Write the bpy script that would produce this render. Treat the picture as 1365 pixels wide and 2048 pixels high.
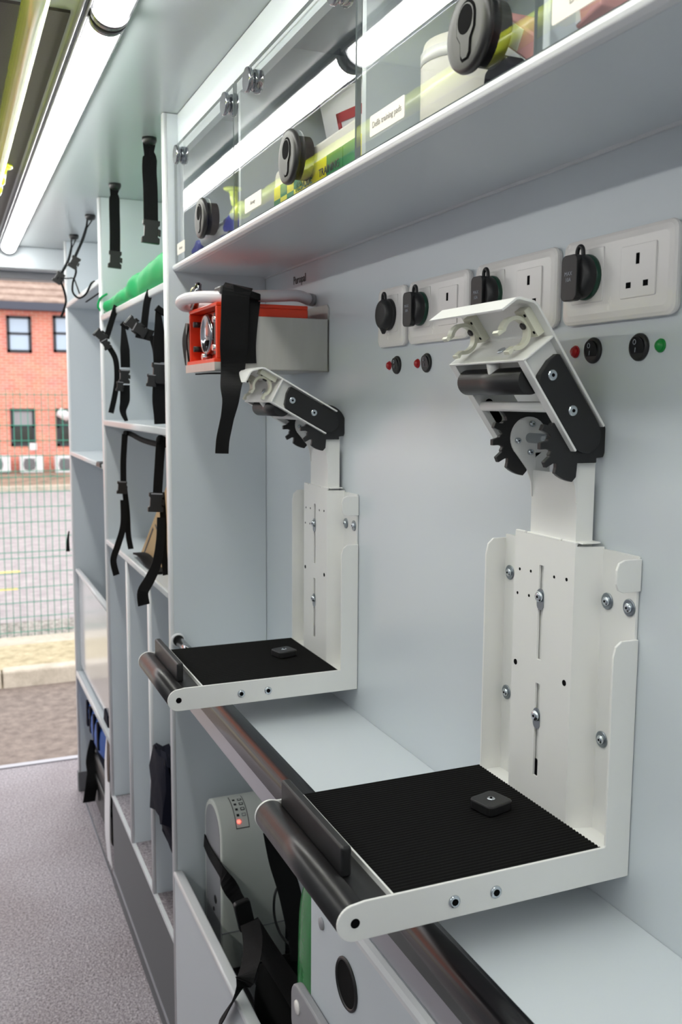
import bpy, bmesh, math, random
from mathutils import Vector, Matrix
random.seed(7)
for o in list(bpy.data.objects): bpy.data.objects.remove(o)
scn = bpy.context.scene
col = scn.collection

# ------------------------------------------------------------------ camera
CAMZ = 1.3688
R3 = ((0.92027992, 0.04022624, -0.38918726),
      (-0.39120327, 0.11163186, -0.9135088),
      (0.00669868, 0.99293513, 0.11846919))
FPX = 1857.59
cd = bpy.data.cameras.new('camera'); cam = bpy.data.objects.new('camera', cd); col.objects.link(cam)
cd.sensor_fit = 'VERTICAL'; cd.sensor_height = 36.0; cd.lens = FPX / 2048 * 36
cd.clip_start = 0.02; cd.clip_end = 200
m4 = Matrix(R3).to_4x4(); m4.translation = (0, 0, CAMZ); cam.matrix_world = m4
cd.dof.use_dof = True; cd.dof.focus_distance = 1.08; cd.dof.aperture_fstop = 10.0
scn.camera = cam

# ------------------------------------------------------------------ world, exposure
SKY = 2.35          # overcast sky
LAMP = 21.5          # ceiling strip diffusers
w = bpy.data.worlds.new('overcast'); scn.world = w; w.use_nodes = True
nt = w.node_tree; nt.nodes.clear()
out = nt.nodes.new('ShaderNodeOutputWorld'); bg = nt.nodes.new('ShaderNodeBackground')
bg.inputs[0].default_value = (0.99, 0.985, 1.0, 1); bg.inputs[1].default_value = SKY
nt.links.new(bg.outputs[0], out.inputs[0])
vs = scn.view_settings
vs.view_transform = 'Standard'; vs.look = 'None'; vs.gamma = 1.0; vs.exposure = 0.0; vs.use_curve_mapping = False

# ------------------------------------------------------------------ helpers
def lin(c):
    return tuple(((x/255)/12.92 if x/255 <= .04045 else ((x/255+.055)/1.055)**2.4) for x in c)

MATS = {}
def mat(name, rgb, rough=.4, metal=0., var=.05, scale=20., bump=0., bscale=200., coat=0., spec=.5, trans=0., emit=None, estr=0., stretch=None, rvar=.06):
    """procedural principled material: colour mottling, roughness variation, fine bump"""
    m = bpy.data.materials.new(name); m.use_nodes = True
    nt = m.node_tree; N = nt.nodes; L = nt.links
    p = N['Principled BSDF']
    c = lin(rgb)
    tc = N.new('ShaderNodeTexCoord')
    vec = tc.outputs['Object']
    if stretch:
        mp = N.new('ShaderNodeMapping'); mp.inputs['Scale'].default_value = stretch
        L.new(vec, mp.inputs[0]); vec = mp.outputs[0]
    nz = N.new('ShaderNodeTexNoise'); nz.inputs['Scale'].default_value = scale; nz.inputs['Detail'].default_value = 4
    L.new(vec, nz.inputs['Vector'])
    mx = N.new('ShaderNodeMix'); mx.data_type = 'RGBA'
    mx.inputs[6].default_value = tuple(min(1, v*(1-var)) for v in c)+(1,)
    mx.inputs[7].default_value = tuple(min(1, v*(1+var)) for v in c)+(1,)
    L.new(nz.outputs['Fac'], mx.inputs[0]); L.new(mx.outputs[2], p.inputs['Base Color'])
    mr = N.new('ShaderNodeMapRange'); mr.inputs[3].default_value = max(.02, rough-rvar); mr.inputs[4].default_value = min(1, rough+rvar)
    L.new(nz.outputs['Fac'], mr.inputs[0]); L.new(mr.outputs[0], p.inputs['Roughness'])
    p.inputs['Metallic'].default_value = metal
    p.inputs['Specular IOR Level'].default_value = spec
    p.inputs['Coat Weight'].default_value = coat
    p.inputs['Coat Roughness'].default_value = .08
    p.inputs['Transmission Weight'].default_value = trans
    if emit:
        p.inputs['Emission Color'].default_value = lin(emit)+(1,); p.inputs['Emission Strength'].default_value = estr
    if bump:
        n2 = N.new('ShaderNodeTexNoise'); n2.inputs['Scale'].default_value = bscale; n2.inputs['Detail'].default_value = 3
        L.new(vec, n2.inputs['Vector'])
        b = N.new('ShaderNodeBump'); b.inputs['Strength'].default_value = bump; b.inputs['Distance'].default_value = .002
        L.new(n2.outputs['Fac'], b.inputs['Height']); L.new(b.outputs[0], p.inputs['Normal'])
    MATS[name] = m
    return m

class B:
    """mesh collector"""
    def __init__(s): s.v = []; s.f = []; s.m = []; s.s = []; s.mats = []
    def mi(s, m):
        if m not in s.mats: s.mats.append(m)
        return s.mats.index(m)
    def add(s, vs, fs, m, smooth=False):
        k = len(s.v); s.v += [Vector(v) for v in vs]; i = s.mi(m)
        for f in fs: s.f.append([a+k for a in f]); s.m.append(i); s.s.append(smooth)
        return s
    def box(s, x0, x1, y0, y1, z0, z1, m):
        v = [(x0,y0,z0),(x1,y0,z0),(x1,y1,z0),(x0,y1,z0),(x0,y0,z1),(x1,y0,z1),(x1,y1,z1),(x0,y1,z1)]
        return s.add(v, [(0,3,2,1),(4,5,6,7),(0,1,5,4),(1,2,6,5),(2,3,7,6),(3,0,4,7)], m)
    def prism(s, poly, axis, a0, a1, m, smooth=False):
        """poly 2-D: axis 'x' -> (y,z), 'y' -> (x,z), 'z' -> (x,y)"""
        def P(p, a): return {'x': (a,p[0],p[1]), 'y': (p[0],a,p[1]), 'z': (p[0],p[1],a)}[axis]
        n = len(poly); v = [P(p,a0) for p in poly]+[P(p,a1) for p in poly]
        s.add(v, [tuple(range(n)), tuple(range(2*n-1, n-1, -1))], m)
        k = len(s.v)-2*n; i = s.mi(m)
        for j in range(n):
            s.f.append([k+j, k+n+j, k+n+(j+1) % n, k+(j+1) % n]); s.m.append(i); s.s.append(smooth)
        return s
    def loft(s, rings, m, smooth=True, cap=True, closed=True):
        n = len(rings[0]); v = [p for r in rings for p in r]; fs = []
        for a in range(len(rings)-1):
            for j in range(n if closed else n-1):
                fs.append((a*n+j, a*n+(j+1) % n, (a+1)*n+(j+1) % n, (a+1)*n+j))
        s.add(v, fs, m, smooth)
        if cap and closed:
            k = len(s.v)-len(v); i = s.mi(m)
            s.f.append([k+j for j in range(n)][::-1]); s.m.append(i); s.s.append(False)
            s.f.append([k+(len(rings)-1)*n+j for j in range(n)]); s.m.append(i); s.s.append(False)
        return s
    def cyl(s, p0, p1, r, m, n=20, r1=None, smooth=True, cap=True):
        return s.tube([p0, p1], [r, r if r1 is None else r1], m, n, smooth, cap)
    def tube(s, path, r, m, n=12, smooth=True, cap=True):
        path = [Vector(p) for p in path]; k = len(path)
        rs = r if isinstance(r, (list, tuple)) else [r]*k
        t0 = (path[1]-path[0]).normalized()
        u = t0.orthogonal().normalized(); rings = []
        for i, p in enumerate(path):
            t = (path[min(i+1, k-1)]-path[max(i-1, 0)])
            t = t.normalized() if t.length > 1e-9 else t0
            u = (u-t*u.dot(t)); u = u.normalized() if u.length > 1e-6 else t.orthogonal().normalized()
            w_ = t.cross(u)
            rings.append([p+(u*math.cos(2*math.pi*j/n)+w_*math.sin(2*math.pi*j/n))*rs[i] for j in range(n)])
        return s.loft(rings, m, smooth, cap)
    def ribbon(s, path, wdir, width, th, m):
        """flat strap: path centre line, wdir per point or one vector"""
        path = [Vector(p) for p in path]; k = len(path); rings = []
        for i, p in enumerate(path):
            t = (path[min(i+1, k-1)]-path[max(i-1, 0)]).normalized()
            wd = Vector(wdir[i] if isinstance(wdir, list) else wdir); wd = (wd-t*wd.dot(t)).normalized()
            nn = t.cross(wd); ww = width[i] if isinstance(width, list) else width
            rings.append([p+wd*ww/2+nn*th/2, p-wd*ww/2+nn*th/2, p-wd*ww/2-nn*th/2, p+wd*ww/2-nn*th/2])
        return s.loft(rings, m, False)
    def lathe(s, prof, origin, axis, m, n=28, smooth=True):
        """prof: list of (radius, along)"""
        ax = Vector(axis).normalized(); u = ax.orthogonal().normalized(); w_ = ax.cross(u); o = Vector(origin)
        rings = [[o+ax*h+(u*math.cos(2*math.pi*j/n)+w_*math.sin(2*math.pi*j/n))*max(r, 1e-5) for j in range(n)] for r, h in prof]
        return s.loft(rings, m, smooth, True)
    def xf(s, M, start=0):
        for i in range(start, len(s.v)): s.v[i] = M @ s.v[i]
        return s
    def build(s, name, parent=None, bevel=0., label=None, seg=2):
        me = bpy.data.meshes.new(name)
        org = Vector((0,0,0)) if parent is None else Vector(parent.matrix_world.translation if False else ROOT[parent.name])
        me.from_pydata([tuple(v-org) for v in s.v], [], s.f)
        for m in s.mats: me.materials.append(m)
        for i, p in enumerate(me.polygons): p.material_index = s.m[i]; p.use_smooth = s.s[i]
        bm = bmesh.new(); bm.from_mesh(me); bmesh.ops.recalc_face_normals(bm, faces=bm.faces[:]); bm.to_mesh(me); bm.free()
        o = bpy.data.objects.new(name, me); col.objects.link(o)
        if parent is not None: o.parent = parent
        ROOT[o.name] = tuple(org)
        if bevel:
            b = o.modifiers.new('bevel', 'BEVEL'); b.width = bevel; b.segments = seg; b.limit_method = 'ANGLE'; b.angle_limit = math.radians(40)
            b.harden_normals = False
        if label: o['label'] = label
        return o
ROOT = {}
def thing(name, label, cat, loc, group=None):
    o = bpy.data.objects.new(name, None); col.objects.link(o); o.location = loc; o.empty_display_size = .05
    ROOT[o.name] = tuple(loc); o['label'] = label; o['category'] = cat
    if group: o['group'] = group
    return o
def tag(o, label, cat, group=None, kind=None):
    o['label'] = label; o['category'] = cat
    if group: o['group'] = group
    if kind: o['kind'] = kind
    return o
def struct(o, label=None):
    o['kind'] = 'structure'
    if label: o['label'] = label
    o['category'] = o.name.split('_')[0]
    return o
def rrect(cx, cy, w_, h_, r, n=5):
    pts = []
    for (sx, sy, a0) in ((1,1,0), (-1,1,90), (-1,-1,180), (1,-1,270)):
        for i in range(n+1):
            a = math.radians(a0+90*i/n)
            pts.append((cx+sx*(w_/2-r)+r*math.cos(a), cy+sy*(h_/2-r)+r*math.sin(a)))
    return pts
def circ(cx, cy, r, n=24, a0=0, a1=360):
    k = n if a1-a0 >= 360 else n+1
    return [(cx+r*math.cos(math.radians(a0+(a1-a0)*i/n)), cy+r*math.sin(math.radians(a0+(a1-a0)*i/n))) for i in range(k)]
def text(string, size, M, m, name, parent, extrude=.0003):
    """flat lettering as mesh; M places the text plane (x right, y up)"""
    cu = bpy.data.curves.new('lettering', 'FONT'); cu.body = string; cu.size = size; cu.extrude = extrude
    cu.align_x = 'CENTER'; cu.align_y = 'CENTER'; cu.resolution_u = 2
    to = bpy.data.objects.new('lettering', cu); col.objects.link(to)
    dg = bpy.context.evaluated_depsgraph_get(); me = bpy.data.meshes.new_from_object(to.evaluated_get(dg))
    bpy.data.objects.remove(to); bpy.data.curves.remove(cu)
    me.name = name
    org = Vector(ROOT[parent.name]) if parent is not None else Vector((0,0,0))
    me.transform(Matrix.Translation(-org) @ M)
    me.materials.clear(); me.materials.append(m)
    o = bpy.data.objects.new(name, me); col.objects.link(o); o.parent = parent; ROOT[o.name] = tuple(org)
    return o
def frame(o, xdir, ydir):
    """matrix with text x along xdir, y along ydir, at o"""
    x = Vector(xdir).normalized(); y = Vector(ydir).normalized(); z = x.cross(y)
    M = Matrix((x, y, z)).transposed().to_4x4(); M.translation = Vector(o); return M
def at(u, v, Y):
    """point seen at photo position (u, v) lying at distance Y down the vehicle"""
    c = Vector((u-682.5, 1024-v, -FPX)); d = Vector((sum(R3[i][k]*c[k] for k in range(3)) for i in range(3)))
    return d*(Y/d.y)+Vector((0, 0, CAMZ))
def atx(u, v, X):
    """point seen at photo position (u, v) lying at distance X from the vehicle axis"""
    c = Vector((u-682.5, 1024-v, -FPX)); d = Vector((sum(R3[i][k]*c[k] for k in range(3)) for i in range(3)))
    return d*(X/d.x)+Vector((0, 0, CAMZ))
def smooth_path(pts, k=6):
    pts = [Vector(p) for p in pts]; o = []
    for i in range(len(pts)-1):
        p0 = pts[max(i-1,0)]; p1 = pts[i]; p2 = pts[i+1]; p3 = pts[min(i+2, len(pts)-1)]
        for j in range(k):
            t = j/k
            o.append(.5*((2*p1)+(p2-p0)*t+(2*p0-5*p1+4*p2-p3)*t*t+(3*p1-p0-3*p2+p3)*t**3))
    o.append(pts[-1]); return o

# ------------------------------------------------------------------ materials
PANEL = mat('panel_blue_grey', (209,216,221), .30, var=.015, scale=3, bump=.02, bscale=900)
EDGE = mat('panel_edge_strip', (222,224,226), .3, var=.02)
CEILM = mat('ceiling_gloss', (178,185,187), .24, var=.015, scale=3, rvar=.03)
WHITE = mat('white_powder_coat', (235,235,232), .38, var=.015, scale=30, bump=.03, bscale=1500)
CREAM = mat('ivory_plastic', (243,239,235), .25, var=.01)
CLIP = mat('cream_nylon', (214,214,196), .35, var=.02)
BLACK = mat('black_plastic', (26,26,27), .42, var=.1, bump=.04, bscale=900)
RUBBER = mat('black_rubber', (16,16,16), .85, var=.15, scale=60, bump=.1, bscale=700, spec=.15)
GLOSSBLK = mat('black_gloss_edge', (20,20,23), .20, var=.1, rvar=.03, spec=.38)
ROLLER = mat('black_anodised_tube', (30,29,30), .33, metal=0., var=.1, scale=60, spec=.6)
WEB = mat('black_webbing', (17,17,18), .75, var=.2, scale=300, bump=.35, bscale=700, spec=.2)
STEEL = mat('zinc_steel', (206,213,219), .22, metal=1., var=.1, scale=80)
DARKSTEEL = mat('dark_steel', (95,100,108), .3, metal=1., var=.1, scale=80)
CHROME = mat('chrome', (158,160,165), .10, metal=1., var=.03, rvar=.02)
BRUSHED = mat('brushed_stainless', (190,188,183), .40, metal=.45, var=.1, scale=14, stretch=(6,6,.6))
ALU = mat('aluminium_strip', (176,176,182), .3, metal=.7, var=.05)
FLOORM = None
GREY = mat('grey_vinyl', (104,105,108), .6, var=.12, scale=220, bump=.12, bscale=600)
GREYPL = mat('grey_plastic', (150,150,154), .35, var=.04)
DKGREY = mat('charcoal_plastic', (29,28,28), .42, var=.05)
HOLE = mat('dark_hole', (8,8,9), .9, var=.05, spec=.1)
YELLOW = mat('yellow_grab_rail', (226,240,58), .25, var=.05, scale=8, coat=.5)
ORANGE = mat('orange_red_plastic', (226,62,30), .32, var=.04)
TUBEM = mat('white_silicone_tube', (222,218,222), .3, var=.03)
GREENBAG = mat('green_vinyl_fabric', (22,164,94), .55, var=.10, scale=9, bump=.12, bscale=26, spec=.18)
GREENPLAS = mat('green_plastic_film', (10,128,52), .22, var=.25, scale=30, bump=.6, bscale=35)
CARD = mat('cardboard', (196,164,120), .75, var=.07, scale=40, bump=.05)
NAVY = mat('navy_cloth', (17,19,34), .85, var=.2, scale=60, bump=.3, bscale=120, spec=.2)
BLUE = mat('blue_bag_fabric', (38,88,170), .55, var=.25, scale=30, bump=.2, bscale=60)
PAPER = mat('white_paper', (228,226,228), .6, var=.02)
DEVICE = mat('device_beige_grey', (220,224,216), .4, var=.02, bump=.03, bscale=800)
REDL = mat('red_lens', (178,22,30), .2, var=.05)
GREENL = mat('green_lens', (14,142,58), .2, var=.05)
LED = mat('red_led_lit', (255,40,40), .3, emit=(255,60,50), estr=9.)
TXTW = mat('white_print', (176,180,190), .5)
TXTG = mat('pale_grey_print', (150,146,140), .6)
TXTK = mat('grey_print', (70,68,66), .6)
TXTB = mat('violet_print', (92,84,160), .6)
LABEL = mat('label_paper', (228,222,212), .5, var=.02)
DIFF = mat('lamp_diffuser', (255,255,255), .4, emit=(255,255,250), estr=LAMP)
LAMPCAP = mat('lamp_end_cap', (120,120,124), .25, metal=.6)
RECESS = mat('dark_brown_panel', (58,52,50), .55, var=.25, scale=240, bump=.1, bscale=500)
INNER = mat('bench_underside', (88,88,92), .5, var=.08)

def floor_mat():
    m = bpy.data.materials.new('speckled_floor'); m.use_nodes = True
    N = m.node_tree.nodes; L = m.node_tree.links; p = N['Principled BSDF']
    tc = N.new('ShaderNodeTexCoord')
    n1 = N.new('ShaderNodeTexNoise'); n1.inputs['Scale'].default_value = 150; n1.inputs['Detail'].default_value = 3
    n2 = N.new('ShaderNodeTexNoise'); n2.inputs['Scale'].default_value = 2.2; n2.inputs['Detail'].default_value = 5
    vo = N.new('ShaderNodeTexVoronoi'); vo.inputs['Scale'].default_value = 190
    for n in (n1, n2, vo): L.new(tc.outputs['Object'], n.inputs['Vector'])
    cr = N.new('ShaderNodeValToRGB'); e = cr.color_ramp.elements
    e[0].position = .3; e[0].color = lin((122,115,120))+(1,); e[1].position = .7; e[1].color = lin((196,188,194))+(1,)
    L.new(n1.outputs['Fac'], cr.inputs[0])
    cr2 = N.new('ShaderNodeValToRGB'); e = cr2.color_ramp.elements
    e[0].position = .36; e[0].color = (.80,.76,.75,1); e[1].position = .6; e[1].color = (1,1,1,1)
    L.new(n2.outputs['Fac'], cr2.inputs[0])
    mx = N.new('ShaderNodeMix'); mx.data_type = 'RGBA'; mx.blend_type = 'MULTIPLY'; mx.inputs[0].default_value = 1
    L.new(cr.outputs[0], mx.inputs[6]); L.new(cr2.outputs[0], mx.inputs[7]); L.new(mx.outputs[2], p.inputs['Base Color'])
    p.inputs['Roughness'].default_value = .45
    b = N.new('ShaderNodeBump'); b.inputs['Strength'].default_value = .6; b.inputs['Distance'].default_value = .003
    L.new(vo.outputs['Distance'], b.inputs['Height']); L.new(b.outputs[0], p.inputs['Normal'])
    return m
FLOORM = floor_mat()

def schlick(nt):
    """reflectance of a clear sheet, the same from both sides"""
    N = nt.nodes; L = nt.links
    g = N.new('ShaderNodeNewGeometry'); d = N.new('ShaderNodeVectorMath'); d.operation = 'DOT_PRODUCT'
    L.new(g.outputs['Normal'], d.inputs[0]); L.new(g.outputs['Incoming'], d.inputs[1])
    ab = N.new('ShaderNodeMath'); ab.operation = 'ABSOLUTE'; L.new(d.outputs['Value'], ab.inputs[0])
    om = N.new('ShaderNodeMath'); om.operation = 'SUBTRACT'; om.inputs[0].default_value = 1; L.new(ab.outputs[0], om.inputs[1])
    pw = N.new('ShaderNodeMath'); pw.operation = 'POWER'; pw.inputs[1].default_value = 3.4; L.new(om.outputs[0], pw.inputs[0])
    ma = N.new('ShaderNodeMath'); ma.operation = 'MULTIPLY_ADD'; ma.inputs[1].default_value = .925; ma.inputs[2].default_value = .075; L.new(pw.outputs[0], ma.inputs[0])
    return ma
def acrylic(name, ior=1.49, tint=(.97,.98,.98)):
    m = bpy.data.materials.new(name); m.use_nodes = True
    N = m.node_tree.nodes; L = m.node_tree.links; N.clear()
    o = N.new('ShaderNodeOutputMaterial'); mx = N.new('ShaderNodeMixShader'); fr = schlick(m.node_tree)
    tr = N.new('ShaderNodeBsdfTransparent'); tr.inputs[0].default_value = tint+(1,)
    gl = N.new('ShaderNodeBsdfGlossy'); gl.inputs['Roughness'].default_value = .015
    tc = N.new('ShaderNodeTexCoord'); nz = N.new('ShaderNodeTexNoise'); nz.inputs['Scale'].default_value = 9
    bp = N.new('ShaderNodeBump'); bp.inputs['Strength'].default_value = .02; bp.inputs['Distance'].default_value = .004
    L.new(tc.outputs['Object'], nz.inputs['Vector']); L.new(nz.outputs['Fac'], bp.inputs['Height']); L.new(bp.outputs[0], gl.inputs['Normal'])
    L.new(fr.outputs[0], mx.inputs[0]); L.new(tr.outputs[0], mx.inputs[1]); L.new(gl.outputs[0], mx.inputs[2]); L.new(mx.outputs[0], o.inputs[0])
    return m
ACRYL = acrylic('clear_acrylic')
def clear_back():
    m = bpy.data.materials.new('clear_acrylic_back'); m.use_nodes = True
    N = m.node_tree.nodes; N.clear(); o = N.new('ShaderNodeOutputMaterial'); tr = N.new('ShaderNodeBsdfTransparent')
    tr.inputs[0].default_value = (.98,.99,.99,1); m.node_tree.links.new(tr.outputs[0], o.inputs[0]); return m
ACRYLB = clear_back()
ACRYLE = mat('acrylic_cut_edge', (120,128,130), .2, var=.05)

# ================================================================== the setting
XR, XL, YF, YR, ZC = .58, -1.2, -.9, 3.57, 1.885
struct(B().box(XL-.05, XR, YF-.05, YR, -.05, 0, FLOORM).build('floor'), 'grey speckled anti-slip vehicle floor')
struct(B().box(XL-.05, XR+.08, YF-.05, YR, ZC, ZC+.06, CEILM).build('ceiling'), 'pale glossy vehicle ceiling')
wr = struct(B().box(XR, XR+.06, YF-.05, YR, -.05, ZC, PANEL).build('wall_right'), 'pale blue grey side wall panel behind the brackets')
CABGREY = mat('mid_grey_panel', (172,176,182), .4, var=.03, scale=3)
struct(B().box(XL-.05, XL, YF-.05, YR, 0, ZC, CABGREY).build('wall_left'), 'pale side wall opposite the brackets')
struct(B().box(XL, XR, YF-.05, YF, 0, ZC, PANEL).build('wall_front'), 'pale bulkhead wall behind the viewer')
tr1 = B(); tr1.box(XL, XR, 3.42, 3.57, 1.812, ZC, PANEL); tr1.box(XL, XR, 3.50, 3.57, 1.786, 1.812, GREYPL)
struct(tr1.build('trim_1', bevel=.004), 'grey header above the open rear doorway')
# sill line at the doorway
struct(B().box(XL, XR, 3.545, 3.575, 0, .004, ALU).build('trim_2'), 'metal sill strip along the rear floor edge')
# ceiling dark recess panel and silver channel beside the light
rp = B(); rp.box(-.62, .177, 1.35, 3.40, ZC-.004, ZC, RECESS)
struct(rp.build('trim_3'), 'dark brown perforated ceiling panel left of the strip light')
ch = B()
ch.box(.1845, .1875, -.2, 3.45, ZC-.012, ZC, ALU); ch.box(.1875, .193, -.2, 3.45, ZC-.007, ZC, DARKSTEEL); ch.box(.193, .196, -.2, 3.45, ZC-.012, ZC, ALU)
struct(ch.build('trim_4', bevel=.001), 'slim silver channel running beside the strip light')
# flooring seam weld in front of the plinth
struct(B().box(.389, .394, 2.535, 3.15, 0, .003, ALU).build('trim_5'), 'pale weld seam along the floor below the rear bay')
struct(B().box(.3862, .3892, 1.757, 2.530, .046, .052, ALU).build('trim_6'), 'pale weld seam along the foot of the plinth')
text('Puropal', .020, frame((.5795, 1.552, 1.579), (0,-1,0), (0,0,1)), TXTK, 'wall_lettering', wr)

# ------------------------------------------------------------------ ceiling strip lights
def strip_light(y0, y1, x, label):
    t = thing('strip_light', label, 'light', (x, (y0+y1)/2, ZC), 'ceiling strip lights')
    b = B(); b.box(x-.028, x+.028, y0, y1, ZC-.010, ZC, LAMPCAP); b.build('housing', t, bevel=.002)
    prof = [(x+.023*math.cos(math.radians(a)), ZC-.008-.020*math.sin(math.radians(a))) for a in range(0, 181, 12)]
    d = B().prism(prof, 'y', y0+.012, y1-.012, DIFF, True)
    d.build('diffuser', t)
    pr2 = [(x+.0265*math.cos(math.radians(a)), ZC-.006-.0245*math.sin(math.radians(a))) for a in range(0, 181, 12)]
    for e in (y0, y1-.014): B().prism(pr2, 'y', e, e+.014, LAMPCAP, True).build('end_cap', t)
strip_light(1.325, 3.41, .223, 'long white strip light running towards the rear doorway')
strip_light(-.80, 1.318, .223, 'white strip light end cap at top edge, before the long one')
strip_light(1.325, 3.46, -.83, 'unseen rear strip light added on the far left of the ceiling for even light')  # added out of view to light the right wall evenly
strip_light(-.80, 1.318, -.83, 'unseen front strip light added on the far left of the ceiling for even light')  # its front partner, also added and unseen, for fill on the wall

# ------------------------------------------------------------------ yellow grab rail
t = thing('grab_rail', 'bright yellow tubular grab rail hanging below the ceiling', 'rail', (.1175, 1.2, 1.83))
B().tube([(.1175, -.3, 1.83), (.1175, 2.30, 1.83)], .0155, YELLOW, 24).build('tube', t)
for y in (2.25, .95):
    b = B(); b.lathe([(.0175,-.02),(.021,-.012),(.021,.012),(.0175,.02)], (.1175, y, 1.83), (0,1,0), YELLOW)
    b.tube([(.1175, y, 1.83), (.135, y, 1.845), (.14, y, ZC)], [.011, .010, .012], YELLOW, 16)
    b.lathe([(.022,0),(.022,-.005),(.014,-.009)], (.14, y, ZC-.004), (0,0,1), YELLOW)
    b.build('bracket', t)
B().lathe([(.0155,0),(.015,.006),(.009,.012),(.001,.013)], (.1175, 2.30, 1.83), (0,1,0), YELLOW).build('end_plug', t)

# ------------------------------------------------------------------ tall partition beside the brackets
FX = .385
t = thing('partition_panel', 'full height pale partition panel between bench and shelving', 'partition', (.48, 1.75, 0))
B().box(FX+.007, XR-.001, 1.738, 1.756, .0, ZC-.001, PANEL).build('panel', t)
b = B(); b.prism(rrect(FX+.004, 1.747, .008, .0190, .003), 'z', .0, ZC-.001, EDGE, True); b.build('edge_strip', t)

t = thing('chrome_peg', 'short chrome peg on the partition just above the far tray', 'peg', (.398, 1.735, .905))
b = B(); b.lathe([(.0135,-.0002),(.0135,-.006),(.011,-.008)], (.398, 1.738, .909), (0,1,0), EDGE, 24); b.build('rosette', t)
B().lathe([(.0105,-.007),(.0105,-.012)], (.398, 1.738, .909), (0,1,0), BLACK, 24).build('seal_ring', t)
B().lathe([(.0088,-.011),(.0088,-.105),(.007,-.108)], (.398, 1.738, .909), (0,1,0), CHROME, 24).build('pin', t)
# ------------------------------------------------------------------ near shelving bay
def shelf(b, y0, y1, z0, z1):
    b.box(FX+.007, XR-.001, y0, y1, z0+.0005, z1-.0005, PANEL)
    b.prism(rrect(FX+.004, (z0+z1)/2, .008, z1-z0, .003), 'y', y0, y1, EDGE, True)
t = thing('shelving_unit', 'pale shelving bay next to the partition with three shelves and dividers', 'shelving', (.48, 2.15, 0))
b = B(); b.box(FX+.006, XR-.001, 2.506, 2.530, .28, ZC-.001, PANEL); b.prism(rrect(FX+.004, 2.518, .008, .025, .003), 'z', .28, ZC-.001, EDGE, True)
b.build('upright', t)
for z0, z1 in ((1.572,1.587), (1.301,1.316), (.985,.999)):
    b = B(); shelf(b, 1.757, 2.506, z0, z1); b.build('shelf', t)
for yc in (2.215, 1.958):
    b = B(); b.box(FX+.006, XR-.001, yc-.009, yc+.009, .28, .985, PANEL); b.prism(rrect(FX+.004, yc, .008, .019, .003), 'z', .28, .985, EDGE, True)
    b.build('divider', t)
b = B(); b.box(FX+.004, XR-.001, 1.757, 2.530, 0, .28, GREY); b.build('plinth', t, bevel=.003)
B().box(FX+.001, FX+.009, 1.757, 2.530, .272, .281, EDGE).build('plinth_trim', t)
B().box(.39, XR-.001, 1.76, 2.50, .28, .2805, FLOORM).build('plinth_top', t)
B().box(XR-.012, XR-.001, 1.76, 2.506, .30, ZC-.001, PANEL).build('back_panel', t)

# ------------------------------------------------------------------ rear shelving bay
t = thing('shelving_unit', 'rear shelving bay at the doorway with a glossy white drop flap', 'shelving', (.48, 2.9, 0))
b = B(); b.box(FX+.006, XR-.001, 3.235, 3.257, .0, ZC-.001, PANEL); b.prism(rrect(FX+.004, 3.246, .008, .023, .003), 'z', .0, ZC-.001, EDGE, True)
b.build('upright', t)
B().box(FX-.003, FX+.03, 3.232, 3.262, 0, .07, GREY).build('kick_cap', t, bevel=.002)
b = B(); shelf(b, 2.532, 3.235, 1.668, 1.683); b.build('shelf', t)
B().box(FX+.03, FX+.034, 2.60, 3.00, 1.6665, 1.6685, HOLE).build('shelf_slot', t)
b = B(); shelf(b, 2.532, 3.235, 1.182, 1.196); b.build('shelf', t)
b = B(); shelf(b, 2.532, 3.235, .418, .436); b.build('shelf', t)
FLAP = mat('gloss_white_flap', (222,222,224), .12, var=.02, scale=5, rvar=.04, coat=.5)
b = B(); b.box(FX+.016, FX+.024, 2.535, 3.232, .455, .785, FLAP); b.build('flap', t, bevel=.002)
b = B(); b.prism(rrect(FX+.014, .790, .016, .012, .004), 'y', 2.535, 3.232, EDGE, True); b.build('flap_rail', t)
B().box(XR-.012, XR-.001, 2.53, 3.235, .0, ZC-.001, PANEL).build('back_panel', t)

# ------------------------------------------------------------------ overhead locker with clear doors
LY0, LY1 = .20, 1.738
t = thing('overhead_locker', 'overhead locker with clear doors above the power sockets', 'locker', (.48, 1.0, 1.6))
b = B(); b.box(.412, .424, LY0, LY1, 1.812, ZC-.001, PANEL); b.build('fascia', t)
b = B(); b.box(.410, XR-.001, LY0, LY1, 1.604, 1.614, PANEL); b.build('base_panel', t)
lip = [(.416,1.604),(.404,1.6045),(.3995,1.607),(.3985,1.611),(.3995,1.615),(.404,1.6175),(.411,1.6175),(.411,1.623),(.4165,1.623),(.4165,1.614)]
B().prism(lip, 'y', LY0, LY1, EDGE, False).build('front_lip', t, bevel=.0012)
B().box(XR-.0035, XR-.0005, LY0, LY1, 1.601, 1.604, EDGE).build('corner_bead', t)
B().box(.41, XR-.001, LY0, LY0+.012, 1.604, ZC-.001, PANEL).build('end_panel', t)
for yd in (1.355, .915, .595): B().box(.4125, XR-.0005, yd-.005, yd+.005, 1.6145, ZC-.001, PANEL).build('divider', t)
doors = [(1.357, 1.733, 1.685, 1.376, 1.53, 'Airways', 1.688, .056), (.917, 1.353, 1.263, .957, 1.108, 'Airway', 1.264, .074),
         (.597, .913, .868, .640, .682, 'Defib training pads', .841, .076), (.215, .593, .55, .25, .36, 'Defib pads', .537, .076)]
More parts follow.
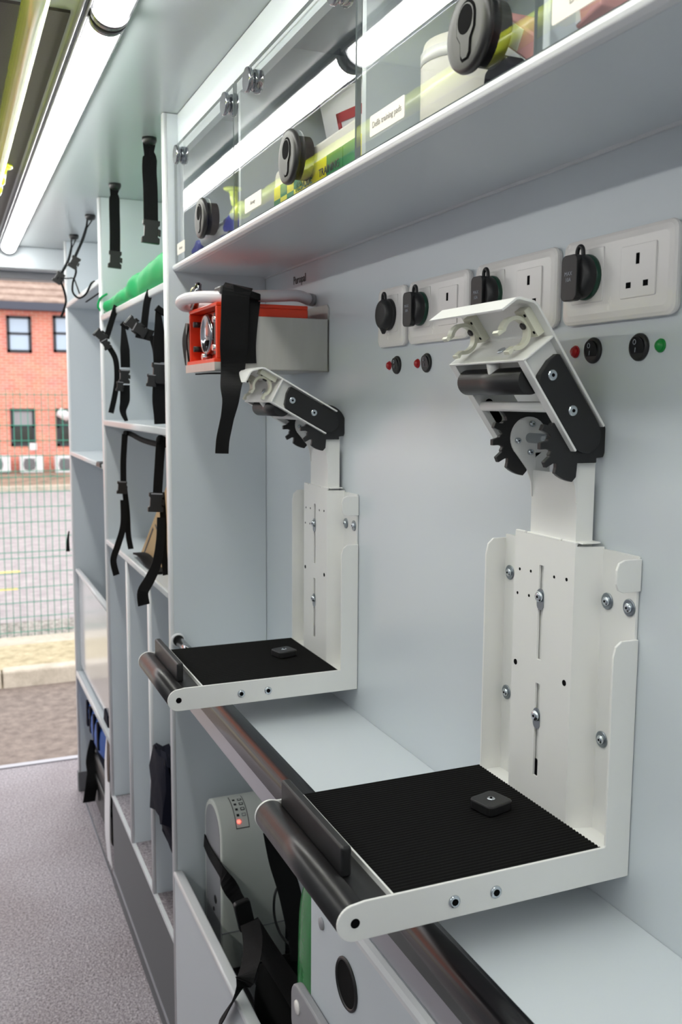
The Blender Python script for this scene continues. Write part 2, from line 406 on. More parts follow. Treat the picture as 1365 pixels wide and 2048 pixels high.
for (y0, y1, ka, kb, yl, txt, ys, ws) in doors:
    b = B(); x0, x1, z0, z1 = .4035, .4085, 1.6185, 1.824
    v = [(x0,y0,z0),(x1,y0,z0),(x1,y1,z0),(x0,y1,z0),(x0,y0,z1),(x1,y0,z1),(x1,y1,z1),(x0,y1,z1)]
    b.add(v, [(3,0,4,7)], ACRYL); b.add(v, [(1,2,6,5)], ACRYLB); b.add(v, [(0,3,2,1),(4,5,6,7),(0,1,5,4),(2,3,7,6)], ACRYLE)
    d = b.build('door', t)
    # each mesh keeps the outward pane normal towards the aisle
    for ky in (ka, kb):
        k = B(); k.lathe([(.0145,.012),(.0145,.002),(.0135,0),(.0105,-.001),(.0105,-.004),(.0155,-.004),(.0165,-.005),(.0165,-.0085),(.0155,-.010)], (.4035, ky, 1.800), (1,0,0), CHROME, 28)
        k.build('hinge_knob', d)
    k = B(); zl = 1.664
    k.lathe([(.0255,.020),(.0255,.003),(.0265,.003),(.0285,.0015),(.0315,0),(.0325,-.003),(.0315,-.0065),(.0285,-.0075),(.022,-.0072)], (.4035, yl, zl), (1,0,0), DKGREY, 40)
    k.prism([(yl+.001*0+px, zl+pz) for px, pz in circ(0, .007, .0125, 20)], 'x', .3955, .3965, HOLE)
    kh = [(.013,.007),(.0125,-.001),(.007,-.008),(.006,-.018),(.003,-.0215),(-.003,-.0215),(-.006,-.018),(-.007,-.008),(-.0125,-.001),(-.013,.007)]
    kh2 = [(p[0]*1.22, p[1]*1.1) for p in kh]+[(p[0], p[1]) for p in circ(0, .007, .0155, 16, 180, 0)][::-1][1:-1] if False else None
    outer = [(math.copysign(abs(p[0])+.0022, p[0]), p[1]-(.002 if p[1] < -.01 else 0)) for p in kh]+circ(0, .007, .0155, 14, 180, 0)[1:-1]
    k.prism([(yl+a, zl+c) for a, c in outer], 'x', .3962, .3975, HOLE)
    inner = kh+circ(0, .007, .0132, 14, 180, 0)[1:-1]
    k.prism([(yl+a, zl+c) for a, c in inner], 'x', .3952, .3975, DKGREY)
    hole = circ(yl, zl+.008, .0112, 20)
    k.prism(hole, 'x', .3949, .396, HOLE)
    k.build('latch', d)
    s_ = B(); s_.prism(rrect(ys, 1.6405, ws, .020, .002), 'x', .4030, .4036, LABEL); so = s_.build('sticker', d)
    text(txt, .0085 if len(txt) > 9 else .0075, frame((.4028, ys, 1.6405), (0,-1,0), (0,0,1)), TXTG, 'sticker_lettering', d, .0001)

# ------------------------------------------------------------------ things inside the overhead locker
def lump(b, c, size, m, n=18, k=12, noise=.15, seed=0, flat=.35, pw=2.6):
    """soft pillow shape (superellipsoid with folds) resting on its base"""
    rnd = random.Random(seed); ph = [rnd.uniform(0, 6.28) for _ in range(6)]
    rings = []
    for i in range(k+1):
        th = math.pi*i/k; rr = []
        for j in range(n):
            a = 2*math.pi*j/n
            sx = math.copysign(abs(math.cos(a))**(2/pw), math.cos(a)); sy = math.copysign(abs(math.sin(a))**(2/pw), math.sin(a))
            r = max(.02, math.sin(th))**(2/pw)
            zz = -math.copysign(abs(math.cos(th))**(2/pw), math.cos(th))
            f = 1+noise*(math.sin(3*a+ph[0]+2*th)*.5+math.sin(5*a+ph[1]-3*th)*.35+math.sin(2*a+4*th+ph[2])*.4)*math.sin(th)
            rr.append((c[0]+sx*r*f*size[0]/2, c[1]+sy*r*f*size[1]/2, c[2]+zz*size[2]/2*(1+noise*.5*math.sin(4*a+ph[3])*math.sin(th))))
        rings.append(rr)
    b.loft(rings, m, True); return b
CLEARBAG = mat('milky_polythene', (206,208,214), .25, var=.1, scale=40, bump=.4, bscale=60)
VIOLET = mat('blue_print_film', (70,80,170), .3, var=.3, scale=60, bump=.4, bscale=80)
t = thing('polythene_bag', 'crumpled clear bag with blue print behind the first locker door', 'bag', (.47, 1.48, 1.615))
lump(B(), (.475, 1.56, 1.645), (.09, .27, .060), CLEARBAG, 28, 16, .28, 3).build('film', t)
lump(B(), (.445, 1.49, 1.642), (.035, .09, .050), VIOLET, 20, 12, .3, 5).build('blue_print', t)
lump(B(), (.437, 1.665, 1.637), (.03, .05, .03), VIOLET, 20, 12, .3, 6).build('blue_print', t)
B().cyl((.428, 1.445, 1.615), (.428, 1.445, 1.632), .011, BLACK, 16, .008).build('stopper', t)
GREENP = mat('livery_green', (18,122,70), .4, var=.05); YELP = mat('livery_yellow', (232,222,30), .4, var=.05)
t = thing('checked_pouch', 'white pouch with green and yellow checks behind the second door', 'pouch', (.45, 1.09, 1.615))
b = B(); b.prism(rrect(1.09, 1.6465, .31, .063, .012), 'x', .428, .50, LABEL, True); b.build('body', t, bevel=.004)
ys = 1.243
for i in range(4):
    for r in range(2):
        m = (GREENP, YELP)[(i+r) % 2]
        B().box(.4270, .4282, ys-.026*(i+1)+.0005, ys-.026*i, 1.6235+r*.0155, 1.639 if r == 0 else 1.656, m).build('check', t)
for y0, y1, m in ((1.055,1.137,YELP), (1.005,1.053,GREENP), (.968,1.003,GREENP), (.938,.967,YELP)):
    B().box(.4270, .4282, y0, y1, 1.6235, 1.656, m).build('check', t)
text('RESCUE', .017, frame((.4265, 1.128, 1.6395), (0,-1,0), (0,0,1)), GREENP, 'lettering', t, .0002)
text('TRAINING', .0135, frame((.4265, 1.045, 1.6395), (0,-1,0), (0,0,1)), TXTK, 'lettering', t, .0002)
REDP = mat('red_print', (170,30,42), .4)
t = thing('dressing_packet', 'white packet with red border print behind the second door', 'packet', (.535, 1.165, 1.66))
M = Matrix.Translation((.535, 1.165, 1.728)) @ Matrix.Rotation(math.radians(6), 4, 'X') @ Matrix.Rotation(math.radians(-16), 4, 'Y')
b = B(); b.prism(rrect(0, 0, .28, .12, .01), 'x', -.006, .006, PAPER, True); b.xf(M); b.build('packet', t, bevel=.003)
b = B()
for (ya, yb, za, zb) in ((-.12,.085,.020,.032), (-.12,.085,-.045,-.035), (.075,.085,-.045,.032), (-.12,-.11,-.045,.032)): b.box(-.0075, -.006, ya, yb, za, zb, REDP)
b.xf(M); b.build('red_border', t)
text('BURN', .042, M @ frame((-.0078, -.015, -.006), (0,-1,0), (0,0,1)), REDP, 'lettering', t, .0002)
tag(B().box(.50, .572, .95, 1.33, 1.6145, 1.655, GREYPL).build('flat_case', bevel=.006), 'flat grey case lying behind the checked pouch', 'case')
t = thing('squat_canister', 'squat cream rounded tub behind the third locker door', 'tub', (.485, .825, 1.6145))
B().lathe([(.040,0),(.047,.003),(.048,.010),(.048,.085),(.045,.097),(.036,.1)], (.485, .825, 1.6145), (0,0,1), LABEL, 32).build('tub', t)
B().lathe([(.0485,0),(.0485,.012)], (.485, .825, 1.690), (0,0,1), CREAM, 32).build('lid', t)
PINK = mat('pink_card', (206,150,148), .5, var=.05)
for i, (y, z, rx, lab) in enumerate(((.672, 1.662, 35, 'pink training pad packet lying nearest the cream tub'), (.598, 1.648, -12, 'pink training pad packet propped up near the top right edge'))):
    t = thing('pad_packet', lab, 'packet', (.47, y, 1.62), 'pads in the third locker')
    M = Matrix.Translation((.455, y, z)) @ Matrix.Rotation(math.radians(rx), 4, 'X')
    B().box(-.02, .03, -.035, .035, -.010, .010, PINK).xf(M).build('packet', t, bevel=.002)
    B().box(-.0207, -.0199, -.012, .012, -.008, .008, PAPER).xf(M).build('label_patch', t)
t = thing('pad_connector', 'small dark cable plug between the pink pad packets', 'plug', (.43, .68, 1.615))
b = B(); b.prism([(.655,1.6145),(.705,1.6145),(.70,1.640),(.68,1.650),(.662,1.636)], 'x', .425, .45, NAVY); b.build('plug', t, bevel=.002)
B().tube(smooth_path([(.44,.665,1.622),(.46,.63,1.63),(.50,.64,1.622),(.53,.70,1.62)]), .003, NAVY, 8).build('lead', t)

# ------------------------------------------------------------------ power sockets, switches, indicator lamps
CAPRING = mat('dark_green_ring', (10,62,44), .3)
def power_cap(t, yc, zc, bar=True):
    b = B(); xw = .5715
    b.lathe([(.0215,0),(.0215,-.004),(.0205,-.006)], (xw, yc, zc), (1,0,0), CAPRING if bar else BLACK, 32); b.build('cap_ring', t)
    c = B(); c.lathe([(.0205,-.004),(.0205,-.012),(.0185,-.0145),(.014,-.0155)], (xw, yc, zc), (1,0,0), BLACK, 32)
    if bar:
        c.prism(rrect(yc+.004, zc-.001, .024, .043, .006), 'x', xw-.0195, xw-.012, BLACK)
    lo = []
    for a in range(0, 181, 15): lo.append((xw-.010, yc+.0045*math.cos(math.radians(a)), zc+.0225+.006*math.sin(math.radians(a))))
    c.tube([(xw-.010, yc+.0055, zc+.015)]+lo+[(xw-.010, yc-.0055, zc+.015)], .0022, BLACK, 8)
    if not bar: c.tube([(xw-.010, yc, zc-.018), (xw-.010, yc, zc-.0265)], [.006,.002], BLACK, 10)
    o = c.build('cap', t, bevel=.001)
    if bar:
        text('MAX', .0054, frame((xw-.0197, yc+.0045, zc+.0028), (0,-1,0), (0,0,1)), TXTW, 'cap_lettering', t, .0001)
        text('10A', .0054, frame((xw-.0197, yc+.0045, zc-.0028), (0,-1,0), (0,0,1)), TXTW, 'cap_lettering', t, .0001)
def faceplate(t, y0, y1, z0, z1):
    cy, cz, ww, hh = (y0+y1)/2, (z0+z1)/2, y1-y0, z1-z0
    rings = []
    for dx, ins, r in ((0,.0022,.008), (-.0005,.0012,.009), (-.0045,0,.010), (-.0065,.0006,.0097), (-.0078,.0035,.008), (-.0085,.009,.006)):
        rings.append([(XR+dx, a, c) for a, c in rrect(cy, cz, ww-2*ins, hh-2*ins, r)])
    b = B().loft(rings, CREAM, False); b.build('faceplate', t)
    bk = B(); bk.prism(rrect(cy, cz, ww-.004, hh-.004, .008), 'x', XR-.003, XR, GREYPL); bk.build('back_box_rim', t)
def socket(t, yc, zc):
    b = B(); b.prism(rrect(yc, zc, .046, .046, .0015), 'x', .5700, .5725, CREAM); b.build('socket_face', t, bevel=.0007)
    for (dy, dz, w_, h_) in ((0,.0105,.0042,.0095), (.0112,-.0118,.0062,.0052), (-.0112,-.0118,.0062,.0052)):
        s_ = B(); s_.box(.5697, .5712, yc+dy-w_/2, yc+dy+w_/2, zc+dz-h_/2, zc+dz+h_/2, HOLE); s_.build('pin_slot', t)
plates = [(1.130,1.216,None,'single cream faceplate with a round black cap, furthest from the viewer'),
          (.966,1.122,1,'second faceplate from the far end, half hidden by the tilted head'),
          (.794,.952,1,'third cream faceplate, directly behind the near bracket head'),
          (.626,.784,1,'nearest large cream double faceplate with three pin socket')]
for y0, y1, k, lab in plates:
    t = thing('power_socket', lab, 'socket', (XR, (y0+y1)/2, 1.4845), 'row of power faceplates')
    faceplate(t, y0, y1, 1.444, 1.525)
    yc = y1-.041 if k else (y0+y1)/2
    b = B(); b.prism(rrect(yc, 1.4885, .047, .050, .0015), 'x', .5702, .5725, CREAM); b.build('module', t, bevel=.0007)
    power_cap(t, yc, 1.4875, bool(k))
    if k: socket(t, y0+.046, 1.4855)
def rocker(y, lab):
    t = thing('rocker_switch', lab, 'switch', (XR, y, 1.419), 'round rocker switches')
    B().lathe([(.0125,0),(.0125,-.0015),(.0115,-.003),(.0098,-.0032)], (XR, y, 1.419), (1,0,0), BLACK, 32).build('bezel', t)
    b = B(); pr_ = circ(y, 1.419, .0095, 28)
    rings = [[(XR-.002, a, c) for a, c in pr_], [(XR-.0042-(c-1.419)*.18, a, c) for a, c in pr_]]
    b.loft(rings, GLOSSBLK, False); b.build('rocker', t, bevel=.0006)
    k = B(); k.tube([(XR-.0055, y+.0012+.0018*math.cos(2*math.pi*i/12), 1.4235+.0022*math.sin(2*math.pi*i/12)) for i in range(13)], .0003, TXTW, 5)
    k.tube([(XR-.0042, y+.0018, 1.4145), (XR-.0046, y+.0008, 1.4185)], .0003, TXTW, 5); k.build('on_off_mark', t)
for y, lab in ((1.166,'small black rocker switch below the single cream faceplate'), (1.079,'small black rocker switch below the second faceplate'),
               (.741,'black rocker switch right of the nearest red lamp'), (.676,'black rocker switch left of the green lamp')): rocker(y, lab)
for y, m, lab in ((1.190,REDL,'tiny red indicator lamp furthest along the wall'), (1.105,REDL,'tiny red indicator lamp, second from the far end'),
                  (.769,REDL,'red indicator lamp nearest the viewer'), (.649,GREENL,'green indicator lamp on the wall'), (.927,REDL,'red indicator lamp glimpsed through the near bracket head')):
    t = thing('indicator_lamp', lab, 'lamp', (XR, y, 1.419), 'wall indicator lamps')
    B().lathe([(.0062,0),(.0062,-.001),(.0056,-.0018)], (XR, y, 1.419), (1,0,0), m, 24).build('ring', t)
    B().lathe([(.0052,-.001),(.005,-.003),(.0035,-.0044),(.001,-.005)], (XR, y, 1.419), (1,0,0), m, 24).build('lens', t)

# ------------------------------------------------------------------ monitor brackets
WASHER = mat('zinc_washer', (150,158,164), .32, metal=1., var=.08, scale=80)
def bolt(b, p, axis, r, m=STEEL, washer=None):
    ax = Vector(axis)
    if washer: b.lathe([(washer,0),(washer,.0008),(washer*.9,.0012)], p, axis, WASHER, 20)
    b.lathe([(r,.0005),(r,.002),(r*.85,.0034),(r*.45,.0040)], p, axis, m, 18)
    b.lathe([(r*.28,.0038),(r*.28,.0042)], p, axis, HOLE, 6, False)
def bracket(ya, ang, dz, lab):
    """ya: near arm plane; y below is measured from it towards the rear"""
    Z = lambda z: z+dz
    t = thing('monitor_bracket', lab, 'bracket', (XR, ya, Z(.924)), 'white wall mounted monitor brackets')
    W_ = .222
    # side arms (L shape with rounded nose)
    nose = circ(.296, Z(.940), .0162, 14, 270, 90) if False else [(.296+.0162*math.cos(math.radians(a)), Z(.940)+.0162*math.sin(math.radians(a))) for a in range(270, 89, -12)]
    near = nose+[(.305,Z(.9575)),(.5500,Z(.9575)),(.5510,Z(.9585)),(.5510,Z(1.138)),(.5535,Z(1.148)),(.560,Z(1.153)),(.579,Z(1.153)),(.579,Z(.924))]
    far = nose+[(.305,Z(.9545)),(.5500,Z(.9545)),(.5510,Z(.9585)),(.5510,Z(1.200)),(.5535,Z(1.212)),(.560,Z(1.218)),(.579,Z(1.218)),(.579,Z(.924))]
    B().prism(near, 'y', ya, ya+.0028, WHITE).build('side_arm', t, bevel=.0006)
    B().prism(far, 'y', ya+W_-.0028, ya+W_, WHITE).build('side_arm', t, bevel=.0006)
    b = B(); tab = [(.579,Z(1.228)),(.5595,Z(1.228)),(.5535,Z(1.2255)),(.551,Z(1.219)),(.551,Z(1.2065)),(.5535,Z(1.2005)),(.559,Z(1.198)),(.579,Z(1.198))]
    b.prism(tab, 'y', ya, ya+.0028, WHITE); b.build('top_tab', t, bevel=.0006)
    # back plate with hat section
    y0, y1 = ya+.061, ya+.163
    b = B(); b.box(.5762, .579, ya+.0025, y0, Z(.924), Z(1.230), WHITE); b.box(.5762, .579, y1, ya+W_-.0025, Z(.924), Z(1.222), WHITE)
    b.build('back_plate', t)
    ysl = ya+.1145; hw = .0040
    b = B()
    b.box(.551, .5532, y0, ysl-hw, Z(.934), Z(1.234), WHITE); b.box(.551, .5532, ysl+hw, y1, Z(.934), Z(1.234), WHITE)
    for za, zb in ((.934,.983), (1.082,1.107), (1.205,1.234)): b.box(.551, .5532, ysl-hw, ysl+hw, Z(za), Z(zb), WHITE)
    b.prism([(.551,y0),(.5532,y0),(.579,y0-.008),(.577,y0-.010)], 'z', Z(.934), Z(1.232), WHITE)
    b.prism([(.551,y1),(.5532,y1),(.579,y1+.008),(.577,y1+.010)], 'z', Z(.934), Z(1.226), WHITE)
    b.build('slotted_pan', t)
    b = B(); b.box(.5545, .576, y0-.006, y0+.018, Z(1.2345), Z(1.2362), WHITE); b.box(.551, .5545, y0, y0+.022, Z(1.2335), Z(1.2362), WHITE)
    b.box(.551, .5545, y0+.026, y1-.02, Z(1.2335), Z(1.2362), WHITE); b.box(.551,.5545, y1-.017, y1, Z(1.2335), Z(1.2362), WHITE)
    b.build('top_lip', t, bevel=.0008)
    h = B()
    for (y, z, r) in ((.153,1.195,.0016),(.133,1.196,.0016),(.093,1.197,.0016),(.073,1.198,.0018),(.156,1.169,.0016),(.135,1.170,.0016),(.156,1.094,.0031),(.071,1.095,.0031)):
        h.lathe([(r,0),(r,-.0003)], (.5511, ya+y, Z(z)), (1,0,0), HOLE, 14, False)
    h.build('drill_hole', t)
    for z in (1.173, 1.048):
        k = B(); k.prism(rrect(ysl, Z(z-.003), .0115, .022, .0055), 'x', .5503, .5512, WASHER); bolt(k, (.5505, ysl, Z(z)), (-1,0,0), .0056, STEEL)
        k.build('slot_bolt', t)
    for (y, z) in ((.210,1.180),(.209,1.042),(.042,1.181),(.006,1.181),(.042,1.044)):
        k = B(); bolt(k, (.5761, ya+max(.011, min(y,.209)), Z(z)), (-1,0,0), .0046, STEEL, .0082); k.build('wall_bolt', t)
    # tray floor, ribbed rubber mat
    B().box(.332, .578, ya+.003, ya+W_-.003, Z(.9475), Z(.9500), WHITE).build('tray_floor', t)
    n = 46; a, c = ya+.0032, ya+W_; poly = [(a, Z(.9546))]
    for i in range(n):
        ym = a+(c-a)*i/n; q = (c-a)/n
        poly += [(ym, Z(.9552)), (ym+q*.30, Z(.9562)), (ym+q*.60, Z(.9562)), (ym+q*.90, Z(.9552))]
    poly += [(c, Z(.9552)), (c, Z(.9546))]
    B().prism(poly, 'x', .334, .549, RUBBER).build('ribbed_mat', t)
    B().box(.334, .549, ya+.003, ya+W_-.003, Z(.950), Z(.9546), WHITE).build('mat_backing', t)
    B().box(.3315, .3335, ya+.003, ya+W_-.003, Z(.950), Z(.9562), WHITE).build('mat_strip', t)
    # front roller, end stop, pad
    B().lathe([(.0158,.003),(.0158,W_-.003)], (.296, ya, Z(.940)), (0,1,0), ROLLER, 40).build('front_tube', t)
    B().lathe([(.0042,-.0004),(.0042,.001)], (.296, ya, Z(.940)), (0,1,0), HOLE, 20, False).build('tube_bolt', t)
    B().box(.306, .316, ya+.053, ya+.214, Z(.9505), Z(.979), BLACK).build('end_stop', t, bevel=.0025, seg=3)
    B().box(.306, .3315, ya+.0030, ya+W_-.003, Z(.9465), Z(.9503), BLACK).build('stop_rail', t)
    M = Matrix.Translation((.498, ya+.114, Z(.9566))) @ Matrix.Rotation(math.radians(14), 4, 'Z')
    p = B(); p.prism(rrect(0, 0, .034, .032, .006), 'z', 0, .0105, BLACK); p.xf(M); p.build('locating_pad', t, bevel=.0016)
    p = B(); p.lathe([(.0042,0),(.0042,.0006),(.003,.0012)], (0,0,.0105), (0,0,1), STEEL, 18); p.lathe([(.0014,.0013),(.0014,.0017)], (0,0,.0105), (0,0,1), HOLE, 10, False); p.xf(M); p.build('pad_screw', t)
    for x in (.390, .432):
        p = B(); p.lathe([(.0058,0),(.0055,-.0012),(.0040,-.0018)], (x, ya, Z(.939)), (0,1,0), STEEL, 20); p.lathe([(.0032,-.0017),(.0032,-.0022)], (x, ya, Z(.939)), (0,1,0), HOLE, 8, False)
        p.build('arm_bolt', t)
    # neck
    ny0, ny1 = ya+.066, ya+.141
    b = B(); b.box(.5545, .5565, ny0, ny1, Z(1.00), Z(1.300), WHITE); b.box(.5565, .5745, ny0, ny0+.002, Z(1.00), Z(1.318), WHITE); b.box(.5565, .5745, ny1-.002, ny1, Z(1.00), Z(1.318), WHITE)
    px, pz = .549, Z(1.333)
    for y in (ny0, ny1-.002):
        b.prism(circ(px-.001, pz, .0215, 28), 'y', y, y+.002, WHITE)
        b.prism([(px-.019,pz-.012),(px-.012,pz-.020),(px-.002,pz-.032),(px+.003,pz-.044),(px+.0045,pz-.060),(.5745,pz-.060),(.5745,pz-.012)], 'y', y+.0002, y+.0018, WHITE)
    b.build('neck', t)
    def gear_poly():
        o = [(.0335*math.cos(math.radians(a)), .0335*math.sin(math.radians(a))) for a in range(-28, 130, 10)]
        for a0 in (136, 162, 186, 211):
            for (r, a) in ((.0345,a0-7), (.0425,a0-4), (.0430,a0+4), (.0345,a0+6), (.0315,a0+10), (.0345,a0+15)):
                o.append((r*math.cos(math.radians(a)), r*math.sin(math.radians(a))))
        o += [(.039*math.cos(math.radians(a)), .039*math.sin(math.radians(a))) for a in range(230, 269, 8)]
        o += [(-.001,-.034), (.0, -.021), (.022,-.021), (.022,-.0165)]
        return o
    gp = [(px+a, pz+c) for a, c in gear_poly()]
    B().prism(gp, 'y', ya+.060, ya+.0655, BLACK).build('gear_plate', t, bevel=.0006)
    B().prism(gp, 'y', ya+.1415, ya+.147, BLACK).build('gear_plate', t, bevel=.0006)
    k = B()
    for a in (80, 190, 275): bolt(k, (px-.001+.0145*math.cos(math.radians(a)), ny1-.002, pz+.0145*math.sin(math.radians(a))), (0,-1,0), .0032, STEEL)
    k.build('ear_screw', t)
    B().cyl((px, ny0-.002, pz), (px, ny1-.002, pz), .0052, STEEL, 20).build('pivot_shaft', t)
    # tilting head in its own (along, across) frame
    ea = Vector((math.cos(math.radians(ang)), 0, math.sin(math.radians(ang)))); eb = Vector((math.sin(math.radians(ang)), 0, -math.cos(math.radians(ang))))
    def Q(a, c): q = Vector((px, 0, pz))+ea*a+eb*c; return (q.x, q.z)
    hy0, hy1 = ya+.053, ya+.187
    T = .0022
    h = B()
    h.prism([Q(.056,.0265),Q(.131,.0265),Q(.1355,.0248),Q(.146,.0145),Q(.1475,.0115),Q(.1475,-.006),Q(.1497,-.006),Q(.1497,.0122),Q(.1478,.0162),Q(.137,.0268),Q(.1318,.0288),Q(.056,.0288)], 'y', hy0, hy1, WHITE)
    h.build('hood', t, bevel=.0003)
    B().prism([Q(.098,-.0125),Q(.1003,-.0125),Q(.1003,.0265),Q(.098,.0265)], 'y', hy0, hy1, WHITE).build('head_shelf', t, bevel=.0007)
    for (s0, s1, nm) in ((hy0+.009, hy0+.011, 'side_cheek'), (hy1-.011, hy1-.009, 'side_cheek')):
        B().prism([Q(-.003,-.0105),Q(.099,-.0115),Q(.099,.027),Q(-.003,.027)], 'y', s0, s1, WHITE).build(nm, t)
    for (s0, s1) in ((hy0, hy0+.011), (hy1-.011, hy1)):
        B().prism([Q(-.003,-.0125),Q(.1003,-.0125),Q(.1003,-.0102),Q(-.003,-.0102)], 'y', s0, s1, WHITE).build('cheek_flange', t, bevel=.0006)
        B().prism([Q(-.003,.0265),Q(.0565,.0265),Q(.0565,.0288),Q(-.003,.0288)], 'y', s0, s1, WHITE).build('cheek_flange', t, bevel=.0004)
    cov = [Q(.073,-.0085),Q(.078,-.004),Q(.083,.012),Q(.083,.022),Q(.081,.0245)]+[Q(.004+(-.020)*math.sin(math.radians(a)), .0075+.0175*math.cos(math.radians(a))) for a in range(0, 181, 15)]
    for (s0, s1) in ((hy0+.002, hy0+.009), (hy1-.009, hy1-.002)):
        B().prism(cov, 'y', s0, s1, BLACK).build('side_cover', t, bevel=.0008)
    for a, c in ((.0298,.0075), (.0700,.0070)):
        k = B(); q = Q(a, c); k.lathe([(.0052,0),(.0052,-.0008),(.0040,-.0016)], (q[0], hy0+.002, q[1]), (0,1,0), STEEL, 20)
        k.lathe([(.0018,-.0015),(.0018,-.0019)], (q[0], hy0+.002, q[1]), (0,1,0), HOLE, 6, False)
        k.build('cover_screw', t)
    q = Q(.076, -.010); B().cyl((q[0], hy0+.012, q[1]), (q[0], hy1-.012, q[1]), .0128, BLACK, 32).build('foam_grip', t)
    q2 = Q(.098, -.004); q3 = Q(.078, -.012); ym = ya+.118
    B().cyl((q2[0], ym, q2[1]), (q3[0], ym, q3[1]-.001), .0062, WHITE, 20).build('stub', t)
    q = Q(.045, -.008); B().cyl((q[0], hy0+.011, q[1]), (q[0], hy1-.011, q[1]), .0050, WHITE, 16).build('lock_bar', t)
    sl = [Q(.034+.010*math.cos(math.radians(a))*(.45)+(.010 if abs(a) <= 90 else -.010), -.001+.0045*math.sin(math.radians(a))) for a in range(-180, 180, 15)]
    B().prism(sl, 'y', hy1-.0115, hy1-.0112, HOLE).build('cheek_slot', t)
    q = Q(.1005, .006); k = B(); k.lathe([(.0045,0),(.0045,.001),(.003,.0016)], (q[0], ya+.112, q[1]), tuple(ea), STEEL, 16); k.build('shelf_screw', t)
    # two C-shaped clips on the hood back
    for yc in (ya+.073, ya+.166):
        c = B(); cen = (.1185, .0045)
        outer = [(cen[0]+.0155*math.sin(math.radians(a)), cen[1]+.0155*math.cos(math.radians(a))) for a in range(-136, 137, 8)]
        inn = [(cen[0]+.0118*math.sin(math.radians(a)), cen[1]+.0118*math.cos(math.radians(a))) for a in range(136, -137, -8)]
        tipA = [(cen[0]+.0128, cen[1]-.0150), (cen[0]+.0118, cen[1]-.0175), (cen[0]+.0085, cen[1]-.0170)]; tipB = [(cen[0]-.0085, cen[1]-.0170), (cen[0]-.0118, cen[1]-.0175), (cen[0]-.0128, cen[1]-.0150)]
        c.prism([Q(*p) for p in outer+tipA+inn+tipB], 'y', yc-.0045, yc+.0045, CLIP)
        c.prism([Q(.1045,.0185),Q(.1325,.0185),Q(.1325,.0265),Q(.1045,.0265)], 'y', yc-.010, yc+.006, CLIP)
        s0 = len(c.v)
        for a_ in (.1095, .1275):
            p = Q(a_, .0183); c.lathe([(.0016,0),(.0016,.0006)], (p[0], yc-.0075, p[1]), tuple(-eb), HOLE, 10, False)
        p = Q(cen[0], cen[1]+.0119); c.lathe([(.004,0),(.003,.0022)], (p[0], yc, p[1]), tuple(-eb), BLACK, 12)
        c.build('tube_clip', t, bevel=.0006)
    return t
bracket(.659, 126.0, 0.0, 'near white monitor bracket with upright tilted head and black tray mat')
bracket(1.2895, 151.5, -.003, 'far white monitor bracket with lowered head beside the suction unit')

# ------------------------------------------------------------------ suction unit on its steel tray
t = thing('steel_tray', 'brushed steel wall tray holding the orange suction unit', 'tray', (XR, 1.5, 1.414))
b = B(); zt = 1.500; zb = 1.416
b.box(.389, XR-.0005, 1.414, 1.600, zb, zb+.0025, BRUSHED)
b.build('base', t, bevel=.001)
b = B(); b.prism([(.434,zb),(XR-.0005,zb),(XR-.0005,zt),(.434,zt)], 'y', 1.414, 1.4165, BRUSHED); b.prism([(.389,zb),(.434,zb),(.434,zt),(.430,zb+.012),(.389,zb+.012)], 'y', 1.414, 1.4165, BRUSHED); b.build('near_side', t, bevel=.0008)
B().box(.389, XR-.0005, 1.5975, 1.600, zb, zt, BRUSHED).build('far_side', t, bevel=.0008)
b = B(); b.prism([(1.414,zb),(1.600,zb),(1.600,zt+.02),(1.594,zt+.024),(1.42,zt+.024),(1.414,zt+.018)], 'x', XR-.003, XR-.0005, BRUSHED); b.build('wall_flange', t)
B().box(.388, .3895, 1.414, 1.600, zb-.001, zb+.012, BRUSHED).build('front_lip', t)
t = thing('suction_unit', 'orange red suction unit with round chrome gauge on steel tray', 'suction unit', (.47, 1.5, 1.419))
zl, zh = 1.430, 1.520
b = B(); y0, y1 = 1.420, 1.594
b.box(.393, .406, y0, y0+.006, zl+.004, zh-.006, ORANGE); b.box(.393, .430, y1-.006, y1, zl+.004, zh-.006, ORANGE)
b.box(.389, .545, y0, y1, zl-.009, zl+.004, ORANGE)
b.box(.393, .545, y0, y1, zh-.006, zh, ORANGE)
b.box(.406, .545, y0, y0+.006, zl+.004, zl+.030, ORANGE); b.box(.406, .545, y0, y0+.006, zh-.030, zh-.006, ORANGE)
b.build('frame', t, bevel=.0015)
b = B(); b.box(.412, .545, y0+.0065, y1-.006, zl+.004, zh-.006, ORANGE); b.build('inner_body', t, bevel=.004)
b = B(); b.box(.402, .412, y0+.02, y0+.05, zl+.012, zh-.012, DKGREY); b.build('black_block', t, bevel=.002)
b = B(); b.lathe([(.033,.002),(.033,-.004),(.0305,-.007),(.028,-.006),(.026,-.004),(.001,-.0035)], (.405, 1.508, 1.476), (1,0,0), CHROME, 36); b.build('gauge', t)
b = B(); b.box(.4, .4015, 1.500, 1.516, 1.458, 1.466, HOLE); b.build('gauge_mark', t)
for (y, z) in ((1.575,1.496), (1.575,1.455), (1.452,1.496), (1.455,1.452), (1.520,1.440)):
    B().cyl((.412, y, z), (.396, y, z), .0048, BLACK if y > 1.53 else STEEL, 16).build('stud', t)
t = thing('suction_tube', 'thick white suction tube looped around the top of the suction unit', 'tube', (.47, 1.5, 1.52))
path = smooth_path([(.565,1.475,1.537),(.540,1.458,1.540),(.50,1.440,1.536),(.45,1.435,1.532),(.41,1.445,1.530),(.385,1.475,1.532),(.372,1.525,1.533),(.375,1.575,1.531),(.395,1.605,1.528),(.43,1.600,1.531),(.50,1.585,1.531)], 8)
B().tube(path, .0095, TUBEM, 16).build('tube', t)
B().cyl((.568,1.477,1.537), (.576,1.482,1.537), .0105, GREYPL, 16).build('tube_end', t)
